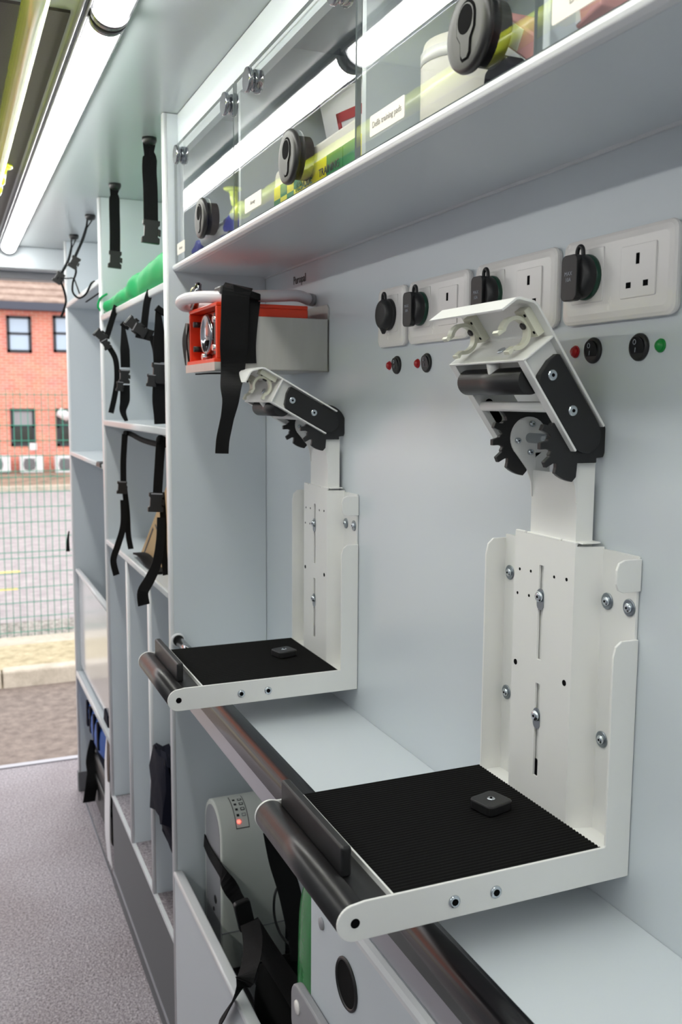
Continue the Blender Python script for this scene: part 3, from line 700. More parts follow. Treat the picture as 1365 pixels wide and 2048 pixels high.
t = thing('hose_connector', 'small brass and chrome hose connector standing on the suction unit', 'connector', (.405, 1.55, 1.54))
c0 = at(394, 577, 1.56)
b = B(); b.tube([c0+Vector((0,.02,-.030)), c0+Vector((0,.0,-.012)), c0+Vector((0,-.012,.006))], [.0070,.0065,.0050], CHROME, 18); b.lathe([(.0026,0),(.0026,.0005)], c0+Vector((0,-.0125,.007)), (0,-.55,.83), HOLE, 12); b.build('barb', t)
b = B(); b.tube([c0+Vector((.010*math.cos(2*math.pi*i/24), .004, -.008+.011*math.sin(2*math.pi*i/24))) for i in range(25)], .0011, mat('pale_brass', (206,200,160), .2, metal=.9), 8); b.build('ring_clip', t)
# black strap round the suction unit
t = thing('retaining_strap', 'wide black strap wrapped over the suction unit with a long hanging tail', 'strap', (.43, 1.41, 1.42))
Ys = 1.405
p = [at(478,572,1.425), at(472,588,Ys), at(470,640,Ys), at(468,690,Ys), at(466,740,Ys), at(462,775,1.345), at(461,805,1.330), at(452,850,1.330), at(446,880,1.330), at(444,907,1.332)]
B().ribbon(smooth_path(p), (1,0,0), [(.044-.024*min(1, max(0, (i-18)/22))) for i in range(len(smooth_path(p)))], .0022, WEB).build('webbing', t)
p = [at(505,600,1.417), at(500,640,1.411), at(496,690,1.411), at(497,727,1.4115)]
B().ribbon(smooth_path(p), (1,0,0), .026, .003, WEB).build('keeper_fold', t)
b = B(); c1, c2 = at(466,571,1.42), at(516,590,1.42)
b.prism([(c1.x-.004, c1.z),(c2.x, c2.z),(c2.x, c2.z-.010),(c1.x-.002, c1.z-.012)], 'y', 1.405, 1.425, WEB); b.build('top_fold', t, bevel=.001)
b = B(); q = at(452, 580, 1.45); b.box(q.x-.014, q.x+.010, 1.43, 1.47, q.z-.008, q.z+.005, BLACK); b.build('buckle', t, bevel=.003)
p = [Vector((.394,1.606,1.500)), Vector((.389,1.609,1.47)), Vector((.393,1.607,1.43))]
B().ribbon(smooth_path(p), (0,1,0), .03, .002, WEB).build('far_loop', t)
p = [Vector((.375,1.47,1.410)), Vector((.40,1.46,1.4115)), Vector((.46,1.45,1.4125))]
B().ribbon(smooth_path(p), (0,1,0), .035, .002, WEB).build('under_loop', t)

# ------------------------------------------------------------------ bench worktop and lower cabinets
t = thing('worktop', 'pale bench worktop with glossy black rounded front edge', 'worktop', (.48, .5, .883))
B().box(.406, XR-.0005, YF, 1.7375, .866, .883, PANEL).build('top_panel', t)
pr_ = [(.4075,.8845)]+[(.4045+.0215*math.cos(math.radians(a)), .8630+.0215*math.sin(math.radians(a))) for a in range(95, 181, 9)]+[(.3830,.846),(.3850,.8455),(.4075,.8455)]
B().prism(pr_, 'y', YF, 1.7375, GLOSSBLK, True).build('bullnose', t)
for dx, dz in ((.4003,.8838), (.3975,.8829)):
    pass
B().box(.3860, .4075, YF, 1.7375, .812, .8450, ALU).build('edge_rail', t, bevel=.003)
t = thing('base_cabinet', 'pale bench front door with round black catch, bottom right', 'cabinet', (.45, .4, .4))
B().box(.386, .402, YF+.02, .992, .02, .811, PANEL).build('front_panel', t, bevel=.002)
B().box(.402, XR-.001, .972, .990, .02, .811, PANEL).build('end_panel', t)
B().prism([(.378,.800),(.3775,.806),(.380,.8112),(.3862,.8118),(.3862,.798),(.381,.797)], 'y', YF+.02, .90, EDGE).build('drip_rail', t)
b = B(); b.lathe([(.0290,.001),(.0290,-.0015),(.0270,-.003),(.0255,-.002),(.0250,.0)], (.386, .880, .727), (1,0,0), BLACK, 40); b.lathe([(.0252,-.0005),(.0252,-.001)], (.386, .880, .727), (1,0,0), RUBBER, 40)
b.build('round_catch', t)
b = B(); b.lathe([(.0075,0),(.0070,-.002),(.001,-.003)], (.386, .955, .757), (1,0,0), GREYPL, 16); b.build('screw_cap', t)
b = B(); b.lathe([(.0075,0),(.0070,-.002),(.001,-.003)], (.386, .955, .79), (1,0,0), GREYPL, 16); b.build('screw_cap', t)
hp = [(.925,.668),(.895,.660),(.855,.648),(.80,.63),(.80,.575),(1.02,.575),(1.043,.585),(1.050,.610),(1.035,.632),(1.0,.645)]
b = B(); b.prism(rrect(.93, .610, .20, .075, .022, 6), 'x', .374, .3855, GREYPL); b.build('latch_plate', t, bevel=.003, seg=3)
b = B(); b.prism(rrect(.915, .608, .11, .045, .018, 6), 'x', .3732, .3745, DKGREY); b.build('latch_recess', t)
b = B(); b.prism(rrect(.905, .604, .06, .030, .012, 6), 'x', .3715, .3735, GREYPL); b.build('latch_paddle', t, bevel=.001)
b = B(); b.lathe([(.009,0),(.008,-.002),(.001,-.0026)], (.374, 1.005, .622), (1,0,0), CREAM, 18); b.build('latch_stud', t)
t = thing('base_locker', 'open lower locker with white front board holding the white device', 'locker', (.45, 1.35, .2))
b = B(); b.box(FX, FX+.016, .992, 1.7375, .0, .430, PANEL); b.build('front_board', t, bevel=.003)
b = B(); b.prism(rrect(FX+.008, .432, .020, .012, .004), 'y', .992, 1.7375, EDGE, True); b.build('board_edge', t)
B().box(FX+.016, XR-.001, .992, 1.7375, .28, .29, INNER).build('locker_floor', t)
for x0, x1, m in ((.425,.452,BLACK), (.470,.486,ALU), (.505,.530,BLACK)):
    B().box(x0, x1, .992, 1.585, .290, .300, m).build('floor_rail', t, bevel=.001)

# ------------------------------------------------------------------ white device in the lower locker
t = thing('medical_device', 'pale arch shaped device with lit red light in the lower locker', 'device', (.5, 1.645, .29))
cy, hw_, zt = 1.6465, .060, .613
def arch(hw, top, zb, n=18): return [(cy-hw, zb)]+[(cy-hw*math.cos(math.radians(180*i/n)), top-hw+hw*math.sin(math.radians(180*i/n))) for i in range(n+1)]+[(cy+hw, zb)]
b = B(); b.prism(arch(hw_, zt, .302), 'x', .440, .566, DEVICE, True); b.build('shell', t, bevel=.003, seg=3)
b = B(); b.prism(arch(hw_-.010, zt-.010, .318), 'x', .4392, .4400, GREYPL, False); b.build('front_panel', t)
b = B(); b.lathe([(.008,0),(.008,-.001)], (.4392, 1.628, .425), (1,0,0), DKGREY, 18); b.lathe([(.004,0),(.004,-.0014)], (.4392, 1.640, .40), (1,0,0), DKGREY, 14); b.build('front_knob', t)
b = B(); b.box(.4395, .567, cy-hw_-.0012, cy-hw_+.002, .376, .378, GREYPL); b.build('seam', t)
# curved membrane panel over the arch
def arc_patch(b, x0, x1, a0, a1, r, m, n=10):
    rings = []
    for i in range(n+1):
        a = math.radians(a0+(a1-a0)*i/n); yy = cy-r*math.cos(a); zz = zt-hw_+r*math.sin(a)
        rings.append([(x0,yy,zz),(x1,yy,zz)])
    o = []
    for k_ in rings: o += k_
    b.add(o, [(2*i,2*i+1,2*i+3,2*i+2) for i in range(n)], m, True)
b = B(); arc_patch(b, .4700, .4960, 22, 92, hw_+.0006, DKGREY); arc_patch(b, .4712, .4948, 23.5, 91, hw_+.0009, DEVICE); b.build('membrane_panel', t)
b = B()
for i, a in enumerate((43, 54, 65, 76)):
    arc_patch(b, .4745, .4795, a, a+4.5, hw_+.0013, DKGREY, 2); arc_patch(b, .4845, .4925, a-1, a+5, hw_+.0013, DKGREY if i else GREYPL, 2)
    arc_patch(b, .4860, .4910, a+.6, a+3.6, hw_+.0016, DEVICE, 2)
b.build('membrane_icons', t)
a = math.radians(34); b = B(); b.lathe([(.0032,0),(.0030,.001),(.001,.0018)], (.4768, cy-(hw_+.001)*math.cos(a), zt-hw_+(hw_+.001)*math.sin(a)), (0,-math.cos(a),math.sin(a)), LED, 16); b.build('red_light', t)
# its strap and cable
t = thing('device_strap', 'black strap and buckle across the front of the white device', 'strap', (.44, 1.6, .45))
p = [at(409,1680,1.700), at(420,1705,1.66), at(444,1745,1.575), at(470,1790,1.55), at(490,1820,1.53)]
B().ribbon(smooth_path(p), (0,.25,1), .028, .002, WEB).build('webbing', t)
b = B(); q = at(489, 1830, 1.51); M = Matrix.Translation(q) @ Matrix.Rotation(math.radians(-12), 4, 'Y'); b.prism(rrect(0, 0, .030, .058, .006), 'y', -.006, .006, BLACK); b.xf(M); b.build('buckle', t, bevel=.002)
p = [atx(500,1845,.455), atx(506,1880,.440), atx(503,1920,.415), atx(494,1950,.392), atx(478,1984,.3765), atx(458,2018,.3745), atx(438,2050,.3735)]
sp = smooth_path(p)
B().ribbon(sp, [Vector((1,0,.3)).lerp(Vector((.35,.9,.1)), min(1, max(0, i-14)/20)) for i in range(len(sp))], [.034-.020*max(0, (i-16)/20) for i in range(len(sp))], .002, WEB).build('tail', t)
p = [at(500,1845,1.51), at(540,1910,1.42), at(580,1970,1.32), at(605,2010,1.25)]
B().ribbon(smooth_path(p), (1,0,.4), .034, .002, WEB).build('webbing', t)
t = thing('hanging_strap', 'broad black strap hanging behind the near tray beside the device', 'strap', (.5, 1.4, .5))
p = [at(548,1660,1.50), at(560,1720,1.49), at(577,1775,1.47), at(590,1830,1.45), at(600,1880,1.43), at(605,1920,1.41)]
B().ribbon(smooth_path(p), (1,0,.2), .040, .003, WEB).build('webbing', t)
t = thing('power_cable', 'thin black cable curving down beside the device', 'cable', (.5, 1.45, .4))
p = [at(560,1768,1.545), at(550,1790,1.535), at(549,1830,1.53), at(560,1865,1.51), at(580,1890,1.46), at(598,1905,1.42)]
B().tube(smooth_path(p), .0024, BLACK, 8).build('cable', t)
t = thing('green_sack', 'crumpled shiny green plastic sack in the lower locker', 'sack', (.45, 1.08, .30))
lump(B(), (.468, 1.115, .545), (.085, .16, .40), GREENPLAS, 40, 26, .10, 11, pw=2.3).build('sack', t)
t = thing('equipment_bag', 'black equipment bag on the floor of the lower locker', 'bag', (.5, 1.35, .30))
lump(B(), (.505, 1.33, .355), (.12, .30, .105), RUBBER, 30, 16, .08, 21, pw=3).build('bag', t)

# ------------------------------------------------------------------ straps on ceiling and shelves
def anchor(b, p):
    b.lathe([(.0145,0),(.0145,-.006),(.012,-.012),(.006,-.015)], p, (0,0,1), BLACK, 20)
def side_buckle(b, c, m, rot=0., s=1., front=True):
    """female side release buckle hanging in the plane facing down the aisle"""
    pts = [(-.018,.022),(.018,.022),(.018,.012),(.0145,.010),(.0145,-.012),(.019,-.014),(.019,-.026),(-.019,-.026),(-.019,-.014),(-.0145,-.012),(-.0145,.010),(-.018,.012)]
    s0 = len(b.v); b.prism([(a*s, d*s) for a, d in pts], 'y', -.005*s, .005*s, m)
    b.prism([(.0150*s,.006*s),(.021*s,.004*s),(.021*s,-.010*s),(.0150*s,-.008*s)], 'y', -.003*s, .003*s, m)
    b.xf(Matrix.Translation(c) @ Matrix.Rotation(math.radians(rot), 4, 'Y'), s0)
def ceiling_strap(u0, v0, Y, pts, width, buck, lab, wd=(1,.15,0)):
    a = at(u0, v0, Y)
    t = thing('ceiling_strap', lab, 'strap', (a.x, Y, ZC), 'straps hanging from the ceiling')
    b = B(); anchor(b, (a.x, Y, ZC)); b.build('anchor', t)
    p = [at(u, v, y) for u, v, y in pts]
    B().ribbon(smooth_path([Vector((a.x-.008, Y, ZC-.008)), p[0]], 6)[:-1]+smooth_path(p), wd, [width*.35+width*.65*min(1, i/8) for i in range(6+len(smooth_path(p)))], .002, WEB).build('webbing', t)
    B().ribbon([Vector((a.x+.008, Y, ZC-.008)), p[0]+Vector((.002,0,0))], wd, width*.3, .002, WEB).build('loop', t)
    if buck:
        c = at(buck[0], buck[1], buck[2]); b = B(); side_buckle(b, c, DKGREY, buck[3], buck[4]); b.build('buckle', t, bevel=.0012)
    return t
ceiling_strap(299, 276, 1.915, [(300,312,1.915),(299,340,1.915),(301,380,1.915),(302,445,1.915)], .030, (302,462,1.91,4,.95), 'nearest ceiling strap with a large open grey buckle')
ceiling_strap(230, 370, 2.345, [(229,392,2.345),(229,420,2.345),(230,460,2.345),(230,503,2.345)], .026, (230,518,2.34,4,.85), 'second ceiling strap from the partition with a smaller buckle')
t3 = ceiling_strap(181, 434, 2.762, [(173,455,2.76),(165,480,2.74),(152,510,2.72),(144,530,2.70)], .014, (149,524,2.70,28,.7), 'third ceiling strap with a thin tail draped over the shelf', wd=(.5,1,0))
p = [at(150,530,2.70), at(152,545,2.70), at(146,565,2.70), at(146,585,2.69), at(158,596,2.68), at(172,588,2.66), at(182,568,2.64), at(189,563,2.62)]
B().tube(smooth_path(p), .0028, WEB, 8).build('thin_tail', t3)
t4 = ceiling_strap(148, 473, 3.113, [(143,495,3.11),(137,520,3.09),(124,545,3.06),(115,560,3.05)], .014, (118,555,3.05,32,.75), 'rearmost ceiling strap hanging over the doorway', wd=(.5,1,0))
p = [at(120,560,3.05), at(128,580,3.05), at(132,602,3.05), at(127,622,3.05), at(122,634,3.05)]
B().tube(smooth_path(p), .0036, WEB, 8).build('thin_tail', t4)
p = [at(122,556,3.05), at(135,557,3.0), at(147,557,2.95), at(153,570,2.9), at(159,587,2.86)]
B().tube(smooth_path(p), .0022, WEB, 8).build('thin_loop', t4)

def shelf_strap(lab, ribbons, buckles, root, tubes=()):
    t = thing('shelf_strap', lab, 'strap', tuple(root), 'straps on the shelving')
    for pts, wd, width in ribbons:
        B().ribbon(smooth_path([at(*q) for q in pts]), wd, width, .0022, WEB).build('webbing', t)
    for (u, v, Y, rot, s, m) in buckles:
        b = B(); side_buckle(b, at(u, v, Y), m, rot, s); b.build('buckle', t, bevel=.0012)
        b = B(); b.box(-.014*s, .014*s, -.0062*s, -.005*s, .018*s, .021*s, GREYPL); b.xf(Matrix.Translation(at(u, v, Y)) @ Matrix.Rotation(math.radians(rot), 4, 'Y')); b.build('buckle_bar', t)
    for pts, r in tubes: B().tube(smooth_path([at(*q) for q in pts]), r, WEB, 10).build('binding', t)
    return t
shelf_strap('strap with open buckle over the left end of the top shelf edge', [([(233,612,2.28),(224,640,2.27),(213,676,2.26)], (1,.3,0), .014), ([(210,686,2.26),(222,700,2.26),(232,722,2.26),(234,760,2.26),(229,795,2.26),(222,826,2.26)], (1,.2,0), .013)],
            [(200,670,2.26,-48,.62,BLACK), (212,688,2.255,-30,.5,BLACK)], (.39,2.28,1.58))
shelf_strap('strap with open buckle over the right end of the top shelf edge', [([(301,582,1.90),(294,605,1.89),(288,655,1.88)], (1,.2,0), .014), ([(272,664,1.88),(290,668,1.88),(305,672,1.87)], (0,.2,1), .022), ([(304,672,1.87),(312,700,1.87),(314,730,1.87)], (1,.2,0), .014)],
            [(266,648,1.88,-50,.66,BLACK), (279,660,1.878,-60,.6,BLACK)], (.39,1.9,1.58))
shelf_strap('left black buckled strap hanging under the top shelf', [([(246,650,2.20),(248,672,2.19),(250,700,2.18),(251,735,2.18)], (1,.15,0), [.006+.016*min(1,i/12) for i in range(19)]), ([(250,770,2.18),(250,800,2.18),(246,822,2.18),(253,842,2.17)], (1,.3,0), [.024-.016*max(0,(i-6)/12) for i in range(19)])],
            [(249,752,2.175,3,.66,BLACK), (240,772,2.17,6,.45,BLACK)], (.45,2.2,1.57), [([(243,646,2.20),(250,652,2.2),(258,656,2.2)], .006)])
shelf_strap('right black buckled strap hanging under the top shelf beside the partition', [([(316,618,1.83),(318,650,1.83),(319,690,1.83),(320,725,1.83)], (1,.15,0), [.008+.018*min(1,i/12) for i in range(19)]), ([(319,765,1.83),(318,800,1.83),(321,830,1.83),(322,848,1.83)], (1,.3,0), .028)],
            [(319,745,1.825,3,.85,BLACK), (303,760,1.82,6,.5,BLACK)], (.45,1.83,1.57), [([(313,615,1.83),(322,622,1.83),(330,626,1.83)], .007)])
shelf_strap('left strap with grey buckle hanging below the middle shelf', [([(250,868,2.20),(247,920,2.20),(247,966,2.195)], (1,.15,0), .014), ([(246,955,2.2),(252,1000,2.2),(255,1030,2.2),(257,1070,2.2),(262,1098,2.19)], (1,.2,0), .013), ([(247,1000,2.19),(247,1050,2.18),(236,1090,2.17),(227,1120,2.16),(233,1150,2.16)], (1,.2,0), .015)],
            [(244,974,2.19,4,.62,DKGREY)], (.42,2.2,1.3), [([(250,866,2.20),(262,868,2.2),(285,880,2.10),(318,889,1.98),(332,890,1.93)], .006)])
shelf_strap('right strap with grey buckle and long tail below the middle shelf', [([(322,880,1.84),(318,940,1.84),(315,992,1.835)], (1,.15,0), .019), ([(323,985,1.84),(327,1040,1.84),(328,1100,1.84),(332,1150,1.84)], (1,.2,0), .013), ([(322,1035,1.83),(321,1080,1.82),(314,1125,1.81),(300,1158,1.80),(286,1184,1.79),(288,1210,1.79)], (1,.2,0), [.016+.008*i/30 for i in range(31)])],
            [(312,1003,1.83,4,.8,DKGREY)], (.42,1.84,1.3), [([(330,880,1.86),(320,876,1.84),(318,884,1.84)], .006)])
t = thing('shelf_strap', 'black strap lying flat on the lower shelf beside the cardboard box', 'strap', (.41, 2.1, 1.0), 'straps on the shelving')
p = [Vector((.415,2.20,1.006)), Vector((.413,2.12,1.012)), Vector((.412,2.03,1.004)), Vector((.418,1.95,1.002))]
B().ribbon(smooth_path(p), (1,0,0), .03, .004, WEB).build('webbing', t)
t = thing('shelf_strap', 'short black strap clip lying on the middle shelf of the rear bay', 'strap', (.39, 2.6, 1.19), 'straps on the shelving')
b = B(); b.prism([(2.55,1.186),(2.63,1.186),(2.61,1.2),(2.56,1.199)], 'x', .380, .41, BLACK); b.build('clip', t, bevel=.002)
t = thing('shelf_strap', 'black strap end showing past the rear upright by the doorway', 'strap', (.385, 3.28, 1.0), 'straps on the shelving')
p = [at(138,1062,3.30), at(136,1080,3.30), at(136,1103,3.30)]
B().ribbon(smooth_path(p), (1,0,0), [.004+.010*i/12 for i in range(13)], .002, WEB).build('webbing', t)

# ------------------------------------------------------------------ things on the shelves
def green_bag():
    t = thing('green_bag', 'long folded green vinyl bag on the top shelf', 'bag', (.46, 2.14, 1.587))
    b = B(); rings = []; n = 26; K = 60
    rnd = random.Random(4)
    for i in range(K+1):
        s = i/K; y = 1.775+(2.528-1.775)*s
        h = .080-.010*s if s < .36 else .0764-.030*min(1, (s-.36)/.26)
        if s > .84: h *= 1-.30*((s-.84)/.16)**1.6
        xf = .398 if s < .9 else .398-.020*(s-.9)/.1
        xb = .56; cx = (xf+xb)/2; hw = (xb-xf)/2
        hw *= (1 if s < .95 else 1-.25*(s-.95)/.05)
        ring = []
        for j in range(n):
            a = 2*math.pi*j/n; ca, sa = math.cos(a), math.sin(a)
            px = cx+math.copysign(abs(ca)**.62, ca)*hw; pz = 1.589+h/2+math.copysign(abs(sa)**.62, sa)*h/2
            fold = .0018*math.sin(s*15+2.2*ca+1.5*sa)+.002*math.sin(s*7+4*ca)+.0008*math.sin(s*43+5*sa)
            if s > .42 and s < .66: fold += .0045*math.sin((s-.42)/.24*math.pi*3+3*ca)
            if ca < 0: px -= fold
            if sa > -.6: pz += fold*.8
            ring.append((px, y, max(pz, 1.5885)))
        rings.append(ring)
    b.loft(rings, GREENBAG, True); b.build('body', t)
    p = [(.396,2.508,1.592),(.380,2.512,1.606),(.384,2.505,1.628),(.40,2.49,1.640)]
    B().tube(smooth_path(p), .003, GREENBAG, 8).build('piping', t)
green_bag()
t = thing('cardboard_box', 'brown cardboard box with sloping side on the lower shelf', 'box', (.48, 1.95, 1.0))
b = B(); b.prism([(2.235,1.001),(1.775,1.001),(1.775,1.262),(1.86,1.240),(2.095,1.090)], 'x', .425, .555, CARD); b.build('carton', t, bevel=.002)
b = B(); b.prism([(2.20,1.004),(2.085,1.082),(2.078,1.079),(2.192,1.003)], 'x', .4243, .4252, TXTK); b.prism([(2.06,1.09),(1.94,1.03),(1.936,1.033),(2.056,1.094)], 'x', .4243, .4252, TXTK); b.build('flap_line', t)
text('Boxes', .050, frame((.4242, 2.00, 1.028), (0,-1,0), (0,0,1)), TXTB, 'lettering', t, .0002)
t = thing('folded_garment', 'dark navy cloth bundle hanging in the slot beside the partition', 'cloth', (.45, 1.87, .5))
b = B(); rings = []
sil = [(316,1503),(321,1508),(326,1504),(333,1509),(346,1505),(349,1600),(349,1712),(343,1700),(339,1672),(331,1660),(325,1636),(312,1628),(311,1590),(314,1550)]
for j, (y, sh) in enumerate(((1.80,.90), (1.82,.98), (1.85,1.0), (1.88,.99), (1.91,1.0), (1.935,.92))):
    c0 = at(331, 1600, 1.865); ring = []
    for i, (u, v) in enumerate(sil):
        q = at(u, v, 1.865); q = c0+(q-c0)*sh; ring.append((q.x+.004*math.sin(i*2.1+j*1.7), y, q.z+.004*math.sin(i*1.3+j*2.3)))
    rings.append(ring)
b.loft(rings, NAVY, True); b.build('cloth', t, bevel=.004)
t = thing('blue_bag', 'blue printed bag stuffed under the low shelf of the rear bay', 'bag', (.43, 2.9, .3))
lump(B(), (.462, 2.93, .330), (.13, .46, .165), BLUE, 30, 18, .10, 41, pw=3).build('bag', t)
for i, y in enumerate((3.05, 2.98, 2.90, 2.82)): B().box(.392, .400, y-.012, y+.012, .30, .385, NAVY).build('dark_print', t, bevel=.002)
B().prism([(2.70,.436),(2.62,.436),(2.63,.466),(2.68,.475)], 'x', .395, .401, NAVY).build('corner_tab', t)
t = thing('kit_box', 'dark grey lidded kit box low in the rear bay', 'box', (.46, 2.85, .1))
B().box(.400, .56, 2.62, 3.06, .075, .165, DKGREY).build('box_body', t, bevel=.006)
B().box(.396, .56, 2.61, 3.07, .168, .185, BLACK).build('box_lid', t, bevel=.004)
B().box(.400, .56, 2.62, 3.06, .187, .240, DKGREY).build('box_top', t, bevel=.008)
B().box(.43, .54, 2.66, 3.02, .001, .075, INNER).build('box_foot', t)
t = thing('box_strap', 'wide black strap tail hanging to the floor from the kit box', 'strap', (.39, 2.95, .1))
p = [at(186,1480,2.98), at(181,1520,2.95), at(186,1548,2.92), at(183,1572,2.90), at(178,1604,2.90)]
B().ribbon(smooth_path(p), (1,.35,0), [.020+.022*min(1,i/14) for i in range(25)], .003, WEB).build('webbing', t)
t = thing('paper_sheet', 'white paper packaging with dark brown print in the rear bay', 'paper', (.40, 2.63, .1))
p = [Vector((.405,2.66,.40)), Vector((.397,2.655,.32)), Vector((.394,2.645,.24)), Vector((.390,2.635,.17)), Vector((.388,2.625,.10)), Vector((.392,2.615,.03))]
B().ribbon(smooth_path(p), (0,1,0), .085, .002, PAPER).build('sheet', t)
BROWN = mat('brown_print', (66,46,30), .6, var=.2)
p = [Vector((.398,2.625,.40)), Vector((.3935,2.62,.33)), Vector((.3915,2.61,.28))]
B().ribbon(smooth_path(p), (0,1,0), [.06-.04*i/12 for i in range(13)], .002, BROWN).build('brown_print', t)
t = thing('hazard_tag', 'small orange tag poking out on the middle shelf of the rear bay', 'tag', (.42, 2.545, 1.2))
B().prism([(2.54,1.20),(2.575,1.20),(2.57,1.225),(2.55,1.232)], 'x', .405, .41, ORANGE).build('tag', t)

# ================================================================== outside the rear doorway
ZG = -.65
def noisy(name, c0, c1, scale, rough=.85, bump=.4, bs=60, p0=.35, p1=.65):
    m = bpy.data.materials.new(name); m.use_nodes = True; N = m.node_tree.nodes; L = m.node_tree.links; p = N['Principled BSDF']
    tc = N.new('ShaderNodeTexCoord'); n1 = N.new('ShaderNodeTexNoise'); n1.inputs['Scale'].default_value = scale; n1.inputs['Detail'].default_value = 8
    n1.inputs['Roughness'].default_value = .7
    L.new(tc.outputs['Object'], n1.inputs['Vector']); cr = N.new('ShaderNodeValToRGB'); e = cr.color_ramp.elements
    e[0].position = p0; e[1].position = p1; e[0].color = lin(c0)+(1,); e[1].color = lin(c1)+(1,)
    L.new(n1.outputs['Fac'], cr.inputs[0]); L.new(cr.outputs[0], p.inputs['Base Color']); p.inputs['Roughness'].default_value = rough
    n2 = N.new('ShaderNodeTexNoise'); n2.inputs['Scale'].default_value = bs; L.new(tc.outputs['Object'], n2.inputs['Vector'])
    b = N.new('ShaderNodeBump'); b.inputs['Strength'].default_value = bump; b.inputs['Distance'].default_value = .01
    L.new(n2.outputs['Fac'], b.inputs['Height']); L.new(b.outputs[0], p.inputs['Normal']); return m
TARMAC = noisy('pale_tarmac', (104,92,86), (140,127,118), 14, bs=90)
ROAD = noisy('road_tarmac', (146,138,140), (174,166,166), 6, bs=70)
CONC = noisy('concrete', (176,166,150), (204,194,178), 9, bs=50)
GRASS = noisy('dry_grass', (150,138,108), (198,184,152), 9, bs=30, bump=.9)
GRAVEL = noisy('gravel', (90,86,80), (186,180,172), 22, bs=26, bump=1.)
ROOF = noisy('roof_tiles', (150,128,116), (186,164,150), 3, bs=12)
def wide(name, y0, y1, z0, z1, m, lab, x0=-9, x1=14):
    return struct(B().box(x0, x1, y0, y1, z0, z1, m).build(name), lab)
wide('ground_tarmac', 3.7, 6.75, ZG-.05, ZG, TARMAC, 'pale tarmac yard behind the vehicle')
wide('ground_base', -12, 3.7, ZG-.07, ZG-.02, TARMAC, 'tarmac under the vehicle')
kb = thing('kerb', 'concrete kerb stones along the yard edge', 'kerb', (0, 6.8, ZG)); kb['kind'] = 'structure'
for i in range(14):
    x = -6.1+i*.915
    B().box(x, x+.905, 6.74, 6.87, ZG-.04, ZG+.12, CONC).build('kerb_stone', kb, bevel=.015)
wide('ground_verge', 6.87, 7.55, ZG-.04, ZG+.10, GRASS, 'dry yellow grass verge behind the kerb')
wide('ground_edging', 7.55, 7.85, ZG-.04, ZG+.09, CONC, 'concrete edging along the fence line')
wide('ground_gravel', 7.85, 8.6, ZG-.04, ZG+.04, GRAVEL, 'loose grey gravel strip under the fence')
wide('ground_road', 8.6, 21.5, ZG-.06, ZG, ROAD, 'grey road beyond the green fence', -30, 40)
wide('ground_far_kerb', 21.5, 21.8, ZG-.06, ZG+.10, CONC, 'far kerb on the other side of the road', -30, 40)
wide('ground_far_bed', 21.8, 27, ZG-.06, ZG+.06, noisy('planting_bed', (104,96,84), (176,150,130), 3, bs=9), 'planting bed in front of the brick building', -30, 40)
YELL = mat('road_yellow', (236,206,120), .8)
for x, y, lab in ((.35, 10.35, 'faded yellow road line nearer the fence'), (.45, 11.4, 'faded yellow road line further across the road')):
    tag(B().box(x-.55, x+.30, y-.05, y+.05, ZG, ZG+.004, YELL).build('road_marking'), lab, 'marking')
# green mesh fence
FG = mat('green_fence_wire', (44,140,116), .5)
t = thing('mesh_fence', 'green welded mesh fence across the view of the road', 'fence', (0, 8.05, ZG))
import itertools
def wire_mesh(p0, p1, r):
    return B().tube([p0, p1], r, FG, 6)
vw = None
for i in range(100):
    x = -1.9+i*.055
    if vw is None:
        vw = wire_mesh((x, 8.05, ZG), (x, 8.05, 1.45), .0028).build('wire', t); base_x = x
    else:
        c = vw.copy(); col.objects.link(c); c.parent = t; c.location.x = x-base_x
hw0 = None; z = ZG+.08; k = 0
while z < 1.45:
    if hw0 is None:
        hw0 = wire_mesh((-1.92, 8.046, z), (3.6, 8.046, z), .0034).build('wire', t); zb0 = z
    else:
        c = hw0.copy(); col.objects.link(c); c.parent = t; c.location.z = z-zb0
    k += 1; z += .05 if k % 6 in (0,) else .125
for x in (-1.95, 3.62):
    B().box(x-.03, x+.03, 8.06, 8.12, ZG, 1.5, FG).build('post', t)
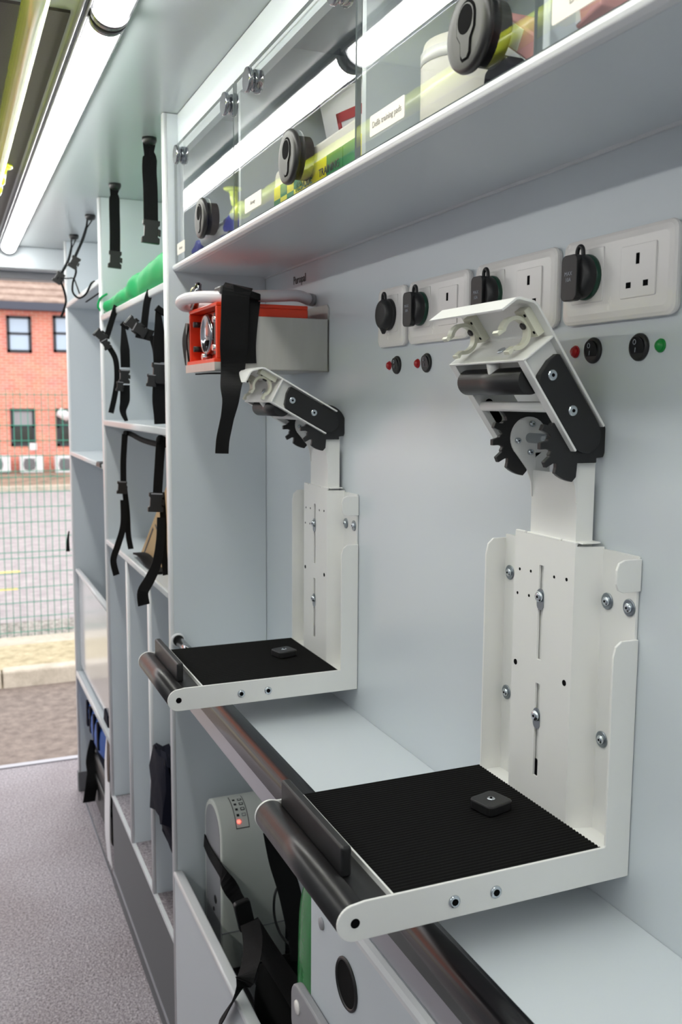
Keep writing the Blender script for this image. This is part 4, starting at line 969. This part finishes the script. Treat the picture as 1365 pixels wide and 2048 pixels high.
# brick building
def brick_mat():
    m = bpy.data.materials.new('red_brick'); m.use_nodes = True; N = m.node_tree.nodes; L = m.node_tree.links; p = N['Principled BSDF']
    tc = N.new('ShaderNodeTexCoord'); mp = N.new('ShaderNodeMapping'); mp.inputs['Rotation'].default_value = (math.radians(-90), 0, 0)
    br = N.new('ShaderNodeTexBrick'); br.inputs['Scale'].default_value = 1.0
    br.inputs['Brick Width'].default_value = .225; br.inputs['Row Height'].default_value = .075; br.inputs['Mortar Size'].default_value = .006
    br.inputs['Color1'].default_value = lin((236,150,130))+(1,); br.inputs['Color2'].default_value = lin((220,132,114))+(1,); br.inputs['Mortar'].default_value = lin((230,194,178))+(1,)
    L.new(tc.outputs['Object'], mp.inputs[0]); L.new(mp.outputs[0], br.inputs['Vector'])
    nz = N.new('ShaderNodeTexNoise'); nz.inputs['Scale'].default_value = 2.5; nz.inputs['Detail'].default_value = 6; L.new(tc.outputs['Object'], nz.inputs['Vector'])
    mx = N.new('ShaderNodeMix'); mx.data_type = 'RGBA'; mx.blend_type = 'MULTIPLY'; mx.inputs[0].default_value = .5
    L.new(br.outputs['Color'], mx.inputs[6]); L.new(nz.outputs['Color'], mx.inputs[7]); 
    hs = N.new('ShaderNodeHueSaturation'); hs.inputs['Value'].default_value = 1.45; L.new(mx.outputs[2], hs.inputs['Color'])
    mm = N.new('ShaderNodeMix'); mm.data_type = 'RGBA'; mm.inputs[0].default_value = .5; L.new(br.outputs['Color'], mm.inputs[6]); L.new(hs.outputs[0], mm.inputs[7])
    L.new(mm.outputs[2], p.inputs['Base Color']); p.inputs['Roughness'].default_value = .9
    b = N.new('ShaderNodeBump'); b.inputs['Strength'].default_value = .5; b.inputs['Distance'].default_value = .01; b.invert = True
    L.new(br.outputs['Fac'], b.inputs['Height']); L.new(b.outputs[0], p.inputs['Normal']); return m
BRICK = brick_mat()
FRAMEM = mat('anthracite_frame', (46,48,54), .5)
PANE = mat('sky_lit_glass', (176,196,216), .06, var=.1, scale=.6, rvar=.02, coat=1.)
PANED = mat('dark_room_glass', (52,56,52), .08, var=.3, scale=2, rvar=.02)
GUTTER = mat('grey_gutter', (70,74,88), .45)
YB = 26.4
bl = thing('brick_building', 'two storey red brick building with grey windows across the road', 'building', (0, YB, ZG))
B().box(-14, 18, YB, YB+.3, ZG, 3.76, BRICK).build('wall', bl)
rf = B(); rf.add([(-15,YB-.35,3.88),(19,YB-.35,3.88),(19,YB+5,7.03),(-15,YB+5,7.03),(-15,YB-.35,3.78),(19,YB-.35,3.78),(19,YB+5,6.93),(-15,YB+5,6.93)], [(0,1,2,3),(7,6,5,4),(0,4,5,1),(1,5,6,2),(2,6,7,3),(3,7,4,0)], ROOF)
ro = rf.build('roof', bl)
for i in range(14):
    y = YB-.33+i*.34; z = 3.89+(y-(YB-.35))*3.15/5.35
    B().box(-8, 12, y, y+.03, z, z+.045, ROOF).build('tile_course', bl)
B().box(-15, 19, YB-.42, YB-.02, 3.69, 3.89, GUTTER).build('gutter', bl)
def bwin(u0, v0, u1, v1, split, glass, glass2):
    a = at(u0, v0, YB); c = at(u1, v1, YB); x0, x1, z1, z0 = a.x, c.x, a.z, c.z; f = .075
    b = B(); y0, y1 = YB-.04, YB+.02
    b.box(x0, x0+f, y0, y1, z0, z1, FRAMEM); b.box(x1-f, x1, y0, y1, z0, z1, FRAMEM); b.box(x0, x1, y0, y1, z0, z0+f, FRAMEM); b.box(x0, x1, y0, y1, z1-f, z1, FRAMEM)
    zm = z0+(z1-z0)*split; b.box(x0, x1, y0, y1, zm-f*.4, zm+f*.4, FRAMEM)
    wo = b.build('window', bl)
    B().box(x0+f, x1-f, YB-.012, YB-.002, zm, z1-f, glass).build('pane', wo); B().box(x0+f, x1-f, YB-.012, YB-.002, z0+f, zm, glass2).build('pane', wo)
    return x0, x1, z0, z1
for k in range(-2, 3): bwin(12+93*k, 631, 64+93*k, 706, .52, PANE, PANE)
for k in range(-2, 3):
    bwin(20+92*k, 817, 72+92*k, 892, .52, GREYPL if k % 2 == 0 else PANED, PANED)
# AC units
def ac(u0, u1, lab):
    a = at(u0, 912, YB-.5); c = at(u1, 945, YB-.5); x0, x1, z1, z0 = a.x, c.x, a.z, c.z
    t = thing('air_conditioner', lab, 'air conditioner', ((x0+x1)/2, YB-.3, ZG+.06), 'outdoor air conditioning units')
    B().box(x0, x1, YB-.5, YB-.12, z0, z1, PAPER).build('casing', t, bevel=.02)
    cx = x0+(x1-x0)*.40; cz = (z0+z1)/2; r = (z1-z0)*.36
    B().lathe([(r,0),(r,-.01),(r*.9,-.012)], (cx, YB-.5, cz), (0,1,0), GREYPL, 28).build('fan_grille', t)
    g = B()
    for i in range(6): g.box(cx-r*.85, cx+r*.85, YB-.520, YB-.512, cz-r*.8+i*r*.32, cz-r*.8+i*r*.32+.02, DKGREY)
    g.build('grille_bars', t)
    for xx in (x0+.06, x1-.12): B().box(xx, xx+.06, YB-.5, YB-.0, ZG+.05, z0, FRAMEM).build('foot', t)
ac(-26, 22, 'white air conditioner cut by the left picture edge'); ac(40, 88, 'white air conditioner in the middle below the ground floor window'); ac(111, 159, 'white air conditioner half hidden by the rear shelving')
a = at(59, 886, YB-.02); c = at(74, 900, YB-.02)
tag(B().box(a.x, c.x, YB-.06, YB, c.z, a.z, PAPER).build('wall_notice', bevel=.005), 'small white box on the brick wall under the window', 'box')
q = at(127, 829, YB-.35)
t = thing('security_camera', 'white rounded security camera on the brick wall near the doorway edge', 'camera', (q.x, YB, q.z))
B().lathe([(.07,-.16),(.12,-.14),(.13,.0),(.12,.14),(.06,.17)], q, (.8,-.3,-.5), PAPER, 20).build('housing', t)
B().tube([q, (q.x+.1, YB-.1, q.z-.18), (q.x+.1, YB, q.z-.18)], .035, GREYPL, 10).build('arm', t)
